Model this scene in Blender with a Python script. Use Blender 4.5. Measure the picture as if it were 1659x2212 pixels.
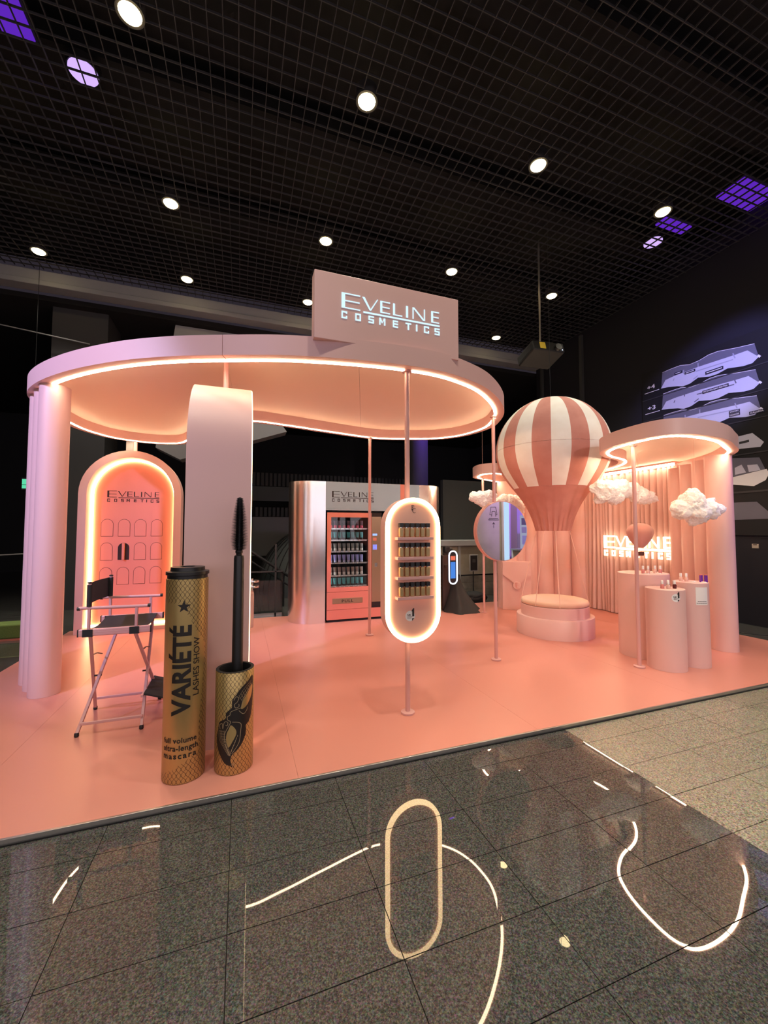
import bpy, bmesh, math, random
from mathutils import Vector, noise
random.seed(7)
S = bpy.context.scene
for o in list(bpy.data.objects): bpy.data.objects.remove(o)
COL = S.collection
R = math.radians
PI = math.pi

# ------------------------------------------------------------------ camera
F_PX = 870.0
cam_d = bpy.data.cameras.new('camera'); cam = bpy.data.objects.new('camera', cam_d); COL.objects.link(cam)
cam_d.sensor_fit = 'HORIZONTAL'; cam_d.sensor_width = 36.0; cam_d.lens = F_PX / 1659 * 36.0
cam_d.clip_start = 0.05; cam_d.clip_end = 100
cam.location = (0, 0, 1.53)
cam.rotation_euler = (R(90 + 2.632), 0, R(-19.564))
S.camera = cam
# ------------------------------------------------------------------ view, world
S.view_settings.view_transform = 'Standard'; S.view_settings.look = 'None'
S.view_settings.exposure = 0.1; S.view_settings.gamma = 1.0; S.view_settings.use_curve_mapping = False
W = bpy.data.worlds.new('world'); S.world = W; W.use_nodes = True
W.node_tree.nodes['Background'].inputs[0].default_value = (0.75, 0.6, 0.8, 1)
W.node_tree.nodes['Background'].inputs[1].default_value = 0.03
# light levels
LED_S = 36.0          # canopy and frame LED strips
LED_C = (1.0, 0.72, 0.46)
FILL_S = 1.7           # frontal fill from windows added behind the viewer
DOWN_W = 255.0         # ceiling downlights
DOWN_C = (1.0, 0.91, 0.74)

# ------------------------------------------------------------------ materials
def P(name, col, rough=0.5, metal=0.0, emit=None, es=0.0, spec=0.5, coat=0.0, bump=None, var=None, aniso=0, sheen=0):
    m = bpy.data.materials.new(name); m.use_nodes = True
    nt = m.node_tree; b = nt.nodes['Principled BSDF']
    b.inputs['Base Color'].default_value = (*col, 1); b.inputs['Roughness'].default_value = rough
    b.inputs['Metallic'].default_value = metal; b.inputs['Specular IOR Level'].default_value = spec
    b.inputs['Coat Weight'].default_value = coat; b.inputs['Anisotropic'].default_value = aniso
    b.inputs['Sheen Weight'].default_value = sheen
    if emit:
        b.inputs['Emission Color'].default_value = (*emit, 1); b.inputs['Emission Strength'].default_value = es
    if bump or var:
        tc = nt.nodes.new('ShaderNodeTexCoord')
    if bump:
        sc, st = bump[:2]
        n = nt.nodes.new('ShaderNodeTexNoise'); n.inputs['Scale'].default_value = sc; n.inputs['Detail'].default_value = 4
        bp = nt.nodes.new('ShaderNodeBump'); bp.inputs['Strength'].default_value = st; bp.inputs['Distance'].default_value = bump[2] if len(bump) > 2 else 0.01
        nt.links.new(tc.outputs['Object'], n.inputs['Vector']); nt.links.new(n.outputs['Fac'], bp.inputs['Height'])
        nt.links.new(bp.outputs['Normal'], b.inputs['Normal'])
    if var:                                   # (scale, second colour, roughness spread)
        n = nt.nodes.new('ShaderNodeTexNoise'); n.inputs['Scale'].default_value = var[0]; n.inputs['Detail'].default_value = 5
        r = nt.nodes.new('ShaderNodeValToRGB'); r.color_ramp.elements[0].position = .38; r.color_ramp.elements[1].position = .62
        r.color_ramp.elements[0].color = (*col, 1); r.color_ramp.elements[1].color = (*var[1], 1)
        nt.links.new(tc.outputs['Object'], n.inputs['Vector']); nt.links.new(n.outputs['Fac'], r.inputs['Fac'])
        nt.links.new(r.outputs['Color'], b.inputs['Base Color'])
        if len(var) > 2:
            mr = nt.nodes.new('ShaderNodeMapRange'); mr.inputs[3].default_value = rough - var[2]; mr.inputs[4].default_value = rough + var[2]
            mr.inputs[1].default_value = .3; mr.inputs[2].default_value = .7
            nt.links.new(n.outputs['Fac'], mr.inputs[0]); nt.links.new(mr.outputs[0], b.inputs['Roughness'])
    return m
def EM(name, col, s):
    m = bpy.data.materials.new(name); m.use_nodes = True; nt = m.node_tree; nt.nodes.clear()
    e = nt.nodes.new('ShaderNodeEmission'); o = nt.nodes.new('ShaderNodeOutputMaterial')
    e.inputs[0].default_value = (*col, 1); e.inputs[1].default_value = s; nt.links.new(e.outputs[0], o.inputs[0]); return m
def GRAN(name, c0, c1, c2, rough, scale, coat=0.0):
    m = bpy.data.materials.new(name); m.use_nodes = True; nt = m.node_tree; b = nt.nodes['Principled BSDF']
    g = nt.nodes.new('ShaderNodeNewGeometry')
    n = nt.nodes.new('ShaderNodeTexNoise'); n.inputs['Scale'].default_value = scale; n.inputs['Detail'].default_value = 3; n.inputs['Roughness'].default_value = .7
    v = nt.nodes.new('ShaderNodeTexVoronoi'); v.inputs['Scale'].default_value = scale * 1.4
    r = nt.nodes.new('ShaderNodeValToRGB'); e = r.color_ramp.elements
    e[0].position = .36; e[0].color = (*c0, 1); e[1].position = .66; e[1].color = (*c2, 1)
    q = e.new(.5); q.color = (*c1, 1)
    mx = nt.nodes.new('ShaderNodeMix'); mx.data_type = 'RGBA'; mx.blend_type = 'MULTIPLY'; mx.inputs[0].default_value = .45
    nt.links.new(g.outputs['Position'], n.inputs['Vector']); nt.links.new(g.outputs['Position'], v.inputs['Vector'])
    nt.links.new(n.outputs['Fac'], r.inputs['Fac']); nt.links.new(r.outputs['Color'], mx.inputs[6]); nt.links.new(v.outputs['Color'], mx.inputs[7])
    nt.links.new(mx.outputs[2], b.inputs['Base Color'])
    n2 = nt.nodes.new('ShaderNodeTexNoise'); n2.inputs['Scale'].default_value = 1.6; n2.inputs['Detail'].default_value = 4
    nt.links.new(g.outputs['Position'], n2.inputs['Vector'])
    mr = nt.nodes.new('ShaderNodeMapRange'); mr.inputs[3].default_value = rough * .7; mr.inputs[4].default_value = rough * 1.5; mr.inputs[1].default_value = .3; mr.inputs[2].default_value = .7
    nt.links.new(n2.outputs['Fac'], mr.inputs[0]); nt.links.new(mr.outputs[0], b.inputs['Roughness'])
    b.inputs['Specular IOR Level'].default_value = .34
    return m
PINKC = (0.74, 0.47, 0.43)
M = {}
M['pink'] = P('pink_paint', PINKC, .45, bump=(90, .05, .004))
M['pinkfloor'] = P('pink_vinyl', (0.60, 0.245, 0.195), .33)
M['pinkmetal'] = P('pink_metal', (0.66, 0.36, 0.335), .32)
M['salmon'] = P('salmon_panel', (0.74, 0.24, 0.17), .4)
M['panel'] = P('arch_panel', (0.74, 0.27, 0.20), .5)
M['panel2'] = P('display_face', (0.86, 0.47, 0.36), .5)
M['canopy_ceiling'] = P('canopy_ceiling_panel', (.88, .70, .58), .55)
M['doorline'] = P('dark_red_line', (0.06, 0.006, 0.005), .7)
M['plum'] = P('dark_plum', (0.018, 0.006, 0.006), .7)
M['led'] = EM('led_warm', LED_C, LED_S)
M['led_curtain'] = EM('led_curtain', (1.0, .72, .46), 30)
M['led2'] = EM('led_warm_strong', LED_C, LED_S * 1.7)
M['led_oval'] = EM('led_oval', (1.0, .66, .33), 15)
M['led_pillar'] = EM('led_pillar', (1.0, .66, .36), 6)
M['led_arch'] = EM('led_arch', (1.0, .58, .28), 19)
M['neon'] = EM('neon_warm_white', (1.0, .74, .45), 5.0)
M['signlit'] = EM('cool_white_letters', (.62, .86, 1.0), 1.1)
M['black'] = P('black_plastic', (.012, .012, .013), .4)
M['blackmat'] = P('black_matte', (.008, .008, .009), .8)
M['fabric'] = P('black_canvas', (.022, .02, .019), .85, bump=(220, .25, .003))
M['ink'] = P('black_print', (.012, .008, .006), .5)
M['chrome'] = P('brushed_steel', (.78, .78, .78), .22, 1.0, aniso=.5)
M['steel'] = P('satin_steel_panel', (.33, .43, .51), .5, .1)
M['bronze'] = P('bronze_panel', (.40, .30, .20), .35, .8)
M['gold'] = None
M['white'] = P('white_plastic', (.82, .80, .77), .4)
M['cotton'] = P('white_cotton', (.95, .93, .90), .95, bump=(40, .8, .02))
_c = M['cotton'].node_tree.nodes['Principled BSDF']; _c.inputs['Subsurface Weight'].default_value = .7; _c.inputs['Subsurface Radius'].default_value = (.05, .05, .05); _c.inputs['Subsurface Scale'].default_value = 1.0
M['granite'] = GRAN('dark_granite', (.030, .030, .028), (.078, .077, .072), (.16, .157, .147), .013, 150)
M['granite_beige'] = GRAN('beige_granite', (.105, .095, .072), (.29, .265, .21), (.47, .44, .36), .26, 110)
M['grout'] = P('grout', (.05, .045, .04), .8)
M['alu'] = P('aluminium_edge', (.55, .53, .50), .3, .9)
M['ceil'] = P('ceiling_blade', (.034, .032, .034), .7)
M['plenum'] = P('plenum_black', (.003, .0025, .0028), .9)
M['beam'] = P('grey_beam', (.27, .275, .285), .7, bump=(8, .3))
M['wallblack'] = P('black_wall', (.012, .012, .014), .6)
M['wallnavy'] = P('navy_wall', (.006, .006, .012), .7)
M['colgrey'] = P('grey_column', (.04, .041, .043), .7)
M['palegrey'] = P('pale_grey_panel', (.30, .31, .32), .6)
M['mirror'] = P('mirror_glass', (.92, .92, .93), .01, 1.0)
M['velvet'] = P('pink_velvet', (.68, .45, .41), .85, sheen=.2, bump=(60, .15))
M['velvet2'] = P('rose_fabric', (.66, .33, .29), .85, sheen=.4, bump=(120, .1))
M['cushion'] = P('beige_boucle', (.72, .46, .32), .95, bump=(160, .5, .01), sheen=.4)
M['balloonpink'] = P('balloon_rose', (.60, .26, .21), .85, var=(5, (.55, .225, .18)), bump=(30, .08))
M['balloonwhite'] = P('balloon_cream', (.90, .87, .81), .85, var=(5, (.86, .81, .74)), bump=(30, .08))
M['rope'] = P('thin_rope', (.85, .55, .45), .8)
M['beigewall'] = P('beige_stone', (.46, .41, .33), .5, var=(1.2, (.38, .33, .26)), bump=(4, .05))
M['darkglass'] = P('dark_glass_panel', (.01, .012, .013), .05)

def glassmat(name, tint=(1, 1, 1), gl=.08):
    m = bpy.data.materials.new(name); m.use_nodes = True; nt = m.node_tree; nt.nodes.clear()
    t = nt.nodes.new('ShaderNodeBsdfTransparent'); t.inputs[0].default_value = (*tint, 1)
    g = nt.nodes.new('ShaderNodeBsdfGlossy'); g.inputs['Roughness'].default_value = .02
    f = nt.nodes.new('ShaderNodeFresnel'); f.inputs[0].default_value = 1.45
    mx = nt.nodes.new('ShaderNodeMixShader'); o = nt.nodes.new('ShaderNodeOutputMaterial')
    nt.links.new(f.outputs[0], mx.inputs[0]); nt.links.new(t.outputs[0], mx.inputs[1]); nt.links.new(g.outputs[0], mx.inputs[2]); nt.links.new(mx.outputs[0], o.inputs[0])
    return m
M['glass'] = glassmat('clear_glass', (.96, .98, .98)); M['smokeglass'] = glassmat('smoked_glass', (.55, .6, .6))
M['acrylic'] = glassmat('acrylic', (.9, .88, .86))

# ------------------------------------------------------------------ mesh helpers
class MB:
    def __init__(s): s.v = []; s.f = []; s.mi = []
    def add(s, vs, fs, mi=0):
        k = len(s.v); s.v += [tuple(p) for p in vs]; s.f += [tuple(i + k for i in f) for f in fs]; s.mi += [mi] * len(fs); return s
    def box(s, x0, x1, y0, y1, z0, z1, mi=0):
        return s.add([(x0, y0, z0), (x1, y0, z0), (x1, y1, z0), (x0, y1, z0), (x0, y0, z1), (x1, y0, z1), (x1, y1, z1), (x0, y1, z1)],
                     [(3, 2, 1, 0), (4, 5, 6, 7), (0, 1, 5, 4), (1, 2, 6, 5), (2, 3, 7, 6), (3, 0, 4, 7)], mi)
    def bar(s, p, q, w, h=None, up=(0, 0, 1)):          # rectangular bar from p to q
        p = Vector(p); q = Vector(q); d = (q - p).normalized(); u = Vector(up)
        if abs(d.dot(u)) > .98: u = Vector((1, 0, 0))
        a = d.cross(u).normalized() * w / 2; b = a.cross(d).normalized() * (h or w) / 2
        vs = [c + e for c in (p, q) for e in (-a - b, a - b, a + b, -a + b)]
        return s.add(vs, [(0, 1, 2, 3), (7, 6, 5, 4), (0, 4, 5, 1), (1, 5, 6, 2), (2, 6, 7, 3), (3, 7, 4, 0)])
    def tube(s, pts, r, n=10, closed=False, cap=True):
        pts = [Vector(p) for p in pts]; N = len(pts); rs = r if isinstance(r, (list, tuple)) else [r] * N
        rings = []; pa = None
        for i, p in enumerate(pts):
            if closed: d = pts[(i + 1) % N] - pts[i - 1]
            else: d = pts[min(i + 1, N - 1)] - pts[max(i - 1, 0)]
            d.normalize()
            if pa is None:
                u = Vector((0, 0, 1)) if abs(d.z) < .9 else Vector((1, 0, 0))
                a = d.cross(u).normalized()
            else: a = (pa - d * pa.dot(d)).normalized()
            pa = a; b = d.cross(a)
            rings.append([p + (a * math.cos(2 * PI * k / n) + b * math.sin(2 * PI * k / n)) * rs[i] for k in range(n)])
        vs = [q for rg in rings for q in rg]; fs = []
        for i in range(N if closed else N - 1):
            j = (i + 1) % N
            for k in range(n): fs.append((i * n + k, i * n + (k + 1) % n, j * n + (k + 1) % n, j * n + k))
        if cap and not closed: fs += [tuple(range(n - 1, -1, -1)), tuple((N - 1) * n + k for k in range(n))]
        return s.add(vs, fs)
    def lathe(s, cx, cy, prof, n=32, sx=1, sy=1, a0=0, a1=2 * PI, mi=0):
        full = abs(a1 - a0 - 2 * PI) < 1e-6; m = n if full else n + 1
        vs = [(cx + r * sx * math.cos(a0 + (a1 - a0) * k / n), cy + r * sy * math.sin(a0 + (a1 - a0) * k / n), z) for r, z in prof for k in range(m)]
        fs = []
        for i in range(len(prof) - 1):
            for k in range(n):
                l = (k + 1) % m
                fs.append((i * m + k, i * m + l, (i + 1) * m + l, (i + 1) * m + k))
        if full and prof[0] != prof[-1]:
            if prof[0][0] > 1e-6: fs.append(tuple(range(m - 1, -1, -1)))
            if prof[-1][0] > 1e-6: fs.append(tuple((len(prof) - 1) * m + k for k in range(m)))
        return s.add(vs, fs, mi)
    def prism(s, poly, f, d0, d1):                      # polygon in 2D, f(u,v,d) to 3D
        n = len(poly)
        vs = [f(u, v, d0) for u, v in poly] + [f(u, v, d1) for u, v in poly]
        fs = [tuple(range(n - 1, -1, -1)), tuple(range(n, 2 * n))] + [(i, (i + 1) % n, n + (i + 1) % n, n + i) for i in range(n)]
        return s.add(vs, fs)
    def ring(s, A, B_, f, d0, d1, closed=True):         # solid band between outlines A and B
        n = len(A); q = n if closed else n - 1
        vs = [f(u, v, d0) for u, v in A] + [f(u, v, d0) for u, v in B_] + [f(u, v, d1) for u, v in A] + [f(u, v, d1) for u, v in B_]
        fs = []
        for i in range(q):
            j = (i + 1) % n
            fs += [(i, n + i, n + j, j), (2 * n + i, 2 * n + j, 3 * n + j, 3 * n + i), (i, j, 2 * n + j, 2 * n + i), (n + i, 3 * n + i, 3 * n + j, n + j)]
        if not closed: fs += [(0, 2 * n, 3 * n, n), (n - 1, 2 * n - 1, 4 * n - 1, 3 * n - 1)]
        return s.add(vs, fs)
LOC = {}
def mesh(name, b, mat, smooth=None, shift=(0, 0, 0)):
    me = bpy.data.meshes.new(name)
    me.from_pydata([(x - shift[0], y - shift[1], z - shift[2]) for x, y, z in b.v], [], b.f)
    for m in (mat if isinstance(mat, (list, tuple)) else [mat]): me.materials.append(M[m] if isinstance(m, str) else m)
    if any(b.mi):
        for p, i in zip(me.polygons, b.mi): p.material_index = i
    bm = bmesh.new(); bm.from_mesh(me); bmesh.ops.recalc_face_normals(bm, faces=bm.faces); bm.to_mesh(me); bm.free()
    if smooth is not None:
        me.polygons.foreach_set('use_smooth', [True] * len(me.polygons)); me.set_sharp_from_angle(angle=R(smooth))
    return me
def obj(name, b, mat, parent=None, smooth=None, bevel=0, label=None, cat=None, group=None, kind=None):
    if parent is not None: sh = LOC[parent.name]
    else:
        xs = [p[0] for p in b.v]; ys = [p[1] for p in b.v]; zs = [p[2] for p in b.v]
        sh = ((min(xs) + max(xs)) / 2, (min(ys) + max(ys)) / 2, min(zs))
    o = bpy.data.objects.new(name, mesh(name, b, mat, smooth, sh)); COL.objects.link(o)
    if parent is not None: o.parent = parent
    else: o.location = sh
    LOC[o.name] = sh
    if bevel:
        md = o.modifiers.new('bevel', 'BEVEL'); md.width = bevel; md.segments = 2; md.limit_method = 'ANGLE'; md.angle_limit = R(40)
        if smooth is None:
            o.data.polygons.foreach_set('use_smooth', [True] * len(o.data.polygons)); o.data.set_sharp_from_angle(angle=R(35))
    tag(o, label, cat, group, kind); return o
def tag(o, label=None, cat=None, group=None, kind=None):
    for k, v in (('label', label), ('category', cat), ('group', group), ('kind', kind)):
        if v: o[k] = v
    return o
def thing(name, loc, label, cat, group=None, kind=None):
    o = bpy.data.objects.new(name, None); COL.objects.link(o); o.location = loc; o.empty_display_size = .1
    LOC[o.name] = tuple(loc); return tag(o, label, cat, group, kind)
def dup(root, loc, label=None, group=None):
    r = root.copy(); COL.objects.link(r); r.location = loc; LOC[r.name] = tuple(loc)
    if label: r['label'] = label
    if group: r['group'] = group
    for ch in list(root.children):
        c = ch.copy(); COL.objects.link(c); c.parent = r
        for g in list(ch.children):
            d = g.copy(); COL.objects.link(d); d.parent = c
    return r
fXY = lambda u, v, d: (u, v, d)                         # plan outline, d = z
def fXZ(y): return lambda u, v, d: (u, y + d, v)        # face looking to -Y, d = depth to +Y
def fYZ(x): return lambda u, v, d: (x + d, u, v)
def catmull(pts, n=10, closed=True):
    out = []; N = len(pts)
    for i in range(N if closed else N - 1):
        if closed: p = [pts[(i + k) % N] for k in (-1, 0, 1, 2)]
        else: p = [pts[max(0, min(N - 1, i + k))] for k in (-1, 0, 1, 2)]
        for t in range(n):
            t /= n
            out.append(tuple(.5 * (2 * p[1][c] + (p[2][c] - p[0][c]) * t + (2 * p[0][c] - 5 * p[1][c] + 4 * p[2][c] - p[3][c]) * t * t
                                   + (3 * p[1][c] - p[0][c] - 3 * p[2][c] + p[3][c]) * t ** 3) for c in range(len(pts[0]))))
    if not closed: out.append(tuple(pts[-1]))
    return out
def area2(p): return sum(p[i - 1][0] * p[i][1] - p[i][0] * p[i - 1][1] for i in range(len(p))) / 2
def offset(poly, d):                                    # inward for d > 0
    if area2(poly) > 0: sg = 1
    else: sg = -1
    n = len(poly); out = []
    for i in range(n):
        a = Vector(poly[i - 2]); b = Vector(poly[(i + 2) % n]); t = (b - a).normalized()
        out.append((poly[i][0] - t.y * d * sg, poly[i][1] + t.x * d * sg))
    return out
def clip(poly, fn):                                     # keep fn>=0
    out = []
    for i in range(len(poly)):
        a, b = poly[i - 1], poly[i]; fa, fb = fn(a), fn(b)
        if (fa >= 0) != (fb >= 0):
            t = fa / (fa - fb); out.append((a[0] + (b[0] - a[0]) * t, a[1] + (b[1] - a[1]) * t))
        if fb >= 0: out.append(b)
    return out
def archpts(cx, hw, z0, top, n=24):                     # bottom-left, up, round, bottom-right
    zs = top - hw
    return [(cx - hw, z0)] + [(cx - hw * math.cos(PI * k / n), zs + hw * math.sin(PI * k / n)) for k in range(n + 1)] + [(cx + hw, z0)]
def stadium(cx, hw, z0, z1, n=20):
    a = [(cx - hw * math.cos(PI * k / n), z1 - hw + hw * math.sin(PI * k / n)) for k in range(n + 1)]
    b = [(cx + hw * math.cos(PI * k / n), z0 + hw - hw * math.sin(PI * k / n)) for k in range(n + 1)]
    return a + b

# ------------------------------------------------------------------ lettering
def text2d(s, size=1.0, bold=0.0, sx=1.0, track=1.0):   # triangles and edges of the built-in font as an MB in the XY plane
    cu = bpy.data.curves.new('lettering', 'FONT'); cu.body = s; cu.size = size; cu.resolution_u = 3; cu.offset = bold; cu.space_character = track
    to = bpy.data.objects.new('lettering_tmp', cu); COL.objects.link(to)
    dg = bpy.context.evaluated_depsgraph_get(); me = bpy.data.meshes.new_from_object(to.evaluated_get(dg))
    b = MB(); b.add([(v.co.x * sx, v.co.y, 0) for v in me.vertices], [tuple(p.vertices) for p in me.polygons])
    bpy.data.objects.remove(to); bpy.data.curves.remove(cu); bpy.data.meshes.remove(me)
    return b
def bounds(b):
    xs = [p[0] for p in b.v]; ys = [p[1] for p in b.v]; return min(xs), max(xs), min(ys), max(ys)
def mapped(b, f, th=0.0):                               # flat letters put through f(u,v,d); th gives them thickness
    o = MB(); o.add([f(p[0], p[1], 0) for p in b.v], b.f)
    if th:
        bm = bmesh.new(); vs = [bm.verts.new(p) for p in b.v]
        for q in b.f:
            try: bm.faces.new([vs[i] for i in q])
            except ValueError: pass
        ed = [(e.verts[0].index, e.verts[1].index) for e in bm.edges if len(e.link_faces) == 1] if not bm.verts.index_update() else []
        bm.free(); k = len(b.v)
        o.v += [f(p[0], p[1], th) for p in b.v]
        o.f += [tuple(i + k for i in q) for q in b.f]; o.f += [(a, c, c + k, a + k) for a, c in ed]; o.mi = [0] * len(o.f)
    return o
def quadstroke(p, q, w):
    p = Vector(p); q = Vector(q); d = (q - p).normalized(); n = Vector((-d.y, d.x)) * w / 2
    return [tuple(p + n), tuple(q + n), tuple(q - n), tuple(p - n)]
def logo_polys():
    """the shop's word mark: lists of letters, each a list of polygons, in units of 581 wide, y up, top at 0"""
    L = []
    r = lambda x0, x1, y0, y1: [(x0, -y1), (x1, -y1), (x1, -y0), (x0, -y0)]
    def E(x0, x1, y0, y1, st, th): return [r(x0, x0 + st, y0, y1), r(x0 + st, x1, y0, y0 + th), r(x0 + st, x1 - 3, (y0 + y1 - th) / 2, (y0 + y1 + th) / 2), r(x0 + st, x1, y1 - th, y1)]
    L.append(E(0, 103, 0, 83, 19, 5))
    L.append([[(115, -3), (128, -3), (163, -66), (157, -71)], [(199, -3), (205, -3), (165, -71), (157, -71)]])
    L.append(E(218, 275, 5, 71, 11, 5))
    L.append([r(293, 304, 5, 71), r(304, 348, 66, 71)])
    L.append([r(371, 383, 5, 71)])
    L.append([r(411, 417, 5, 71), [(411, -5), (421, -5), (488, -71), (476, -71)], r(482, 488, 5, 71)])
    L.append(E(528, 578, 5, 71, 11, 5))
    L.append([r(121, 581, 82, 90)])
    y0, y1, w = 101, 140, 7; m0, m1 = 117, 124
    def box_(x0, x1, parts):
        o = []
        for p in parts:
            o.append({'t': r(x0, x1, y0, y0 + w), 'b': r(x0, x1, y1 - w, y1), 'm': r(x0, x1, m0, m1), 'l': r(x0, x0 + w, y0 + w, y1 - w), 'r': r(x1 - w, x1, y0 + w, y1 - w),
                      'ul': r(x0, x0 + w, y0 + w, m0), 'lr': r(x1 - w, x1, m1, y1 - w), 'ur': r(x1 - w, x1, y0 + w, y0 + w + 5), 'br': r(x1 - w, x1, y1 - w - 7, y1 - w),
                      'll': r(x0, x0 + w, y0 + w, m0), 'l2': r(x0, x0 + w, m1, y1 - w)}[p])
        return o
    L.append(box_(0, 31, 't b l ur br'.split())); L.append(box_(76, 107, 't b l r'.split())); L.append(box_(150, 181, 't m b ul lr'.split()))
    L.append([r(212, 219, y0, y1), r(240, 247, y0, y1), [(212, -y0), (221, -y0), (231, -(y0 + 26)), (228, -(y0 + 30))], [(247, -y0), (238, -y0), (231, -(y0 + 26)), (228, -(y0 + 30))]])
    L.append(box_(292, 322, 't m b ll l2'.split())); L.append([r(368, 402, y0, y0 + w), r(381, 389, y0 + w, y1)]); L.append([r(432, 440, y0, y1)])
    L.append(box_(482, 513, 't b l ur br'.split())); L.append(box_(549, 581, 't m b ul lr'.split()))
    return L
LOGO = logo_polys()
def logo(b, width, f, th):                              # f(u,v,d): u right from the left edge, v up from the top
    k = width / 581
    for letter in LOGO:
        for p in letter: b.prism([(x * k, y * k) for x, y in p], f, 0, th)
    return b
def wrap(b, cx, cy, r, a0, f2=lambda u, v: (u, v), step=.012, lift=.0012):
    """bend flat print (u along the girth, v up) round an upright cylinder; a0 = direction of u = 0"""
    bm = bmesh.new(); vs = [bm.verts.new((*f2(p[0], p[1]), 0)) for p in b.v]
    for q in b.f:
        try: bm.faces.new([vs[i] for i in q])
        except ValueError: pass
    us = [v.co.x for v in bm.verts]; u = min(us) + step
    while u < max(us):
        bmesh.ops.bisect_plane(bm, geom=bm.verts[:] + bm.edges[:] + bm.faces[:], plane_co=(u, 0, 0), plane_no=(1, 0, 0)); u += step
    bm.verts.index_update(); o = MB(); rr = r + lift
    o.add([(cx + rr * math.cos(a0 + v.co.x / r), cy + rr * math.sin(a0 + v.co.x / r), v.co.y) for v in bm.verts], [tuple(v.index for v in q.verts) for q in bm.faces])
    bm.free(); return o

# ================================================================== SETTING
HALLZ = -0.03
b = MB().box(-16, 18, -8, 22, -.30, -.044)
floor = obj('floor', b, 'grout', kind='structure', label='polished stone floor of dark and beige granite tiles')
TX, TY, X0, Y0 = .6115, .3115, 2.42, 2.36
tm = {}
for mat in ('granite', 'granite_beige'):
    tb = MB().box(-TX / 2 + .0018, TX / 2 - .0018, -TY / 2 + .0018, TY / 2 - .0018, -.0155, 0); tm[mat] = mesh('tile', tb, mat)
def tile(i, j):
    x = X0 + TX * (i + .5); y = Y0 + TY * (j + .5)
    o = bpy.data.objects.new('tile', tm['granite_beige' if i >= 0 else 'granite']); COL.objects.link(o); o.parent = floor
    l = LOC[floor.name]; o.location = (x - l[0], y - l[1], HALLZ - l[2] + random.uniform(-.0004, .0004))
    o.rotation_euler = (R(random.gauss(0, .07)), R(random.gauss(0, .06)), 0)
for i in range(-9, 10):
    for j in range(-8, 1):
        if -3.2 < X0 + TX * (i + .5) < 8.2 and not (j < -5 and i > 4): tile(i, j)
# floor beyond the tiles that can be told apart
def slab(name, x0, x1, y0, y1, mat): return obj(name, MB().box(x0, x1, y0, y1, -.0455, HALLZ), mat, floor)
slab('floor_paving', -14, X0 - 9 * TX, -7, 20, 'granite'); slab('floor_paving', X0 - 9 * TX, 8.5, Y0 + TY, 20, 'granite')
slab('floor_paving', X0 - 9 * TX, 8.5, -7, Y0 - 8 * TY, 'granite'); slab('floor_paving', 8.53, 17, -7, 20, 'granite_beige')

# ceiling: open-cell grid of blades under a black void
CZ = 6.47
ceil = obj('ceiling', MB().box(-9, 12, -5, 9.15, 7.6, 7.7), 'plenum', kind='structure', label='black ceiling void above an open cell grid')
bl = LOC[ceil.name]; CELL = .146
bx = mesh('blade', MB().box(-10.5, 10.5, -.004, .004, 0, .024), 'ceil'); by = mesh('blade', MB().box(-.004, .004, -4.2, 4.2, .001, .023), 'ceil')
nb = 0
def blade(me, x, y):
    global nb
    o = bpy.data.objects.new('blade', me); COL.objects.link(o); o.parent = ceil; o.location = (x - bl[0], y - bl[1], CZ - bl[2]); nb += 1
k = 0
while .9 + k * CELL < 9.1: blade(bx, 1.5, .9 + k * CELL); k += 1
k = 0
while -9 + k * CELL < 12 and nb < 300: blade(by, -9 + k * CELL, 4.96); k += 1
obj('void_wall', MB().box(-9, 12, 9.1, 9.14, 6.63, 7.6).box(-9.04, -9, -5, 9.1, 6.55, 7.6).box(12, 12.04, -5, 9.1, 6.55, 7.6).box(-9, 12, -5.04, -5, 6.55, 7.6), 'plenum', ceil)
# duct runs in the void
d = MB()
for y in (3.1, 5.4, 7.4): d.box(-9, 12, y, y + .5, 7.15, 7.4)
obj('duct', d, 'plenum', ceil)

# beam at the end of the grid and the lower bulkhead behind it
obj('trim_1', MB().box(-14, 9.05, 9.15, 9.35, 6.25, 6.45).box(-14, 9.05, 9.12, 9.40, 6.15, 6.249), 'beam', kind='structure', label='long grey concrete beam along the edge of the ceiling grid', bevel=.01)
obj('ceiling_2', MB().box(-14, 12, 9.4, 20, 6.0, 6.1), 'plenum', kind='structure', label='black ceiling behind the beam')
obj('wall_back', MB().box(-14, 14, 19, 19.2, -.04, 7), 'wallblack', kind='structure', label='black far wall of the hall')
obj('wall_left', MB().box(-10.2, -10, -6, 19, -.04, 7.7), 'wallblack', kind='structure', label='black wall on the left')
obj('wall_right', MB().box(7.97, 8.17, 3.3, 9.3, -.04, 6.9), 'wallnavy', kind='structure', label='dark navy wall carrying the floor guide')
obj('trim_2', MB().box(7.9, 7.97, 7.6, 7.68, -.04, 6.4).box(7.9, 7.97, 9.0, 9.06, -.04, 6.4), 'colgrey', kind='structure', label='thin dark vertical rails on the navy wall')
wf = obj('wall_front', MB().box(-10, 15, -6.2, -6.0, -.04, .9).box(-10, 15, -6.2, -6.0, 4.4, 7.7), P('grey_plaster', (.16, .13, .17), .8), kind='structure', label='dim wall with a row of windows behind the viewer')
m_fill = EM('window_daylight', (1.0, .86, .93), FILL_S)  # glowing panes added to brighten the surfaces that face the viewer
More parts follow.
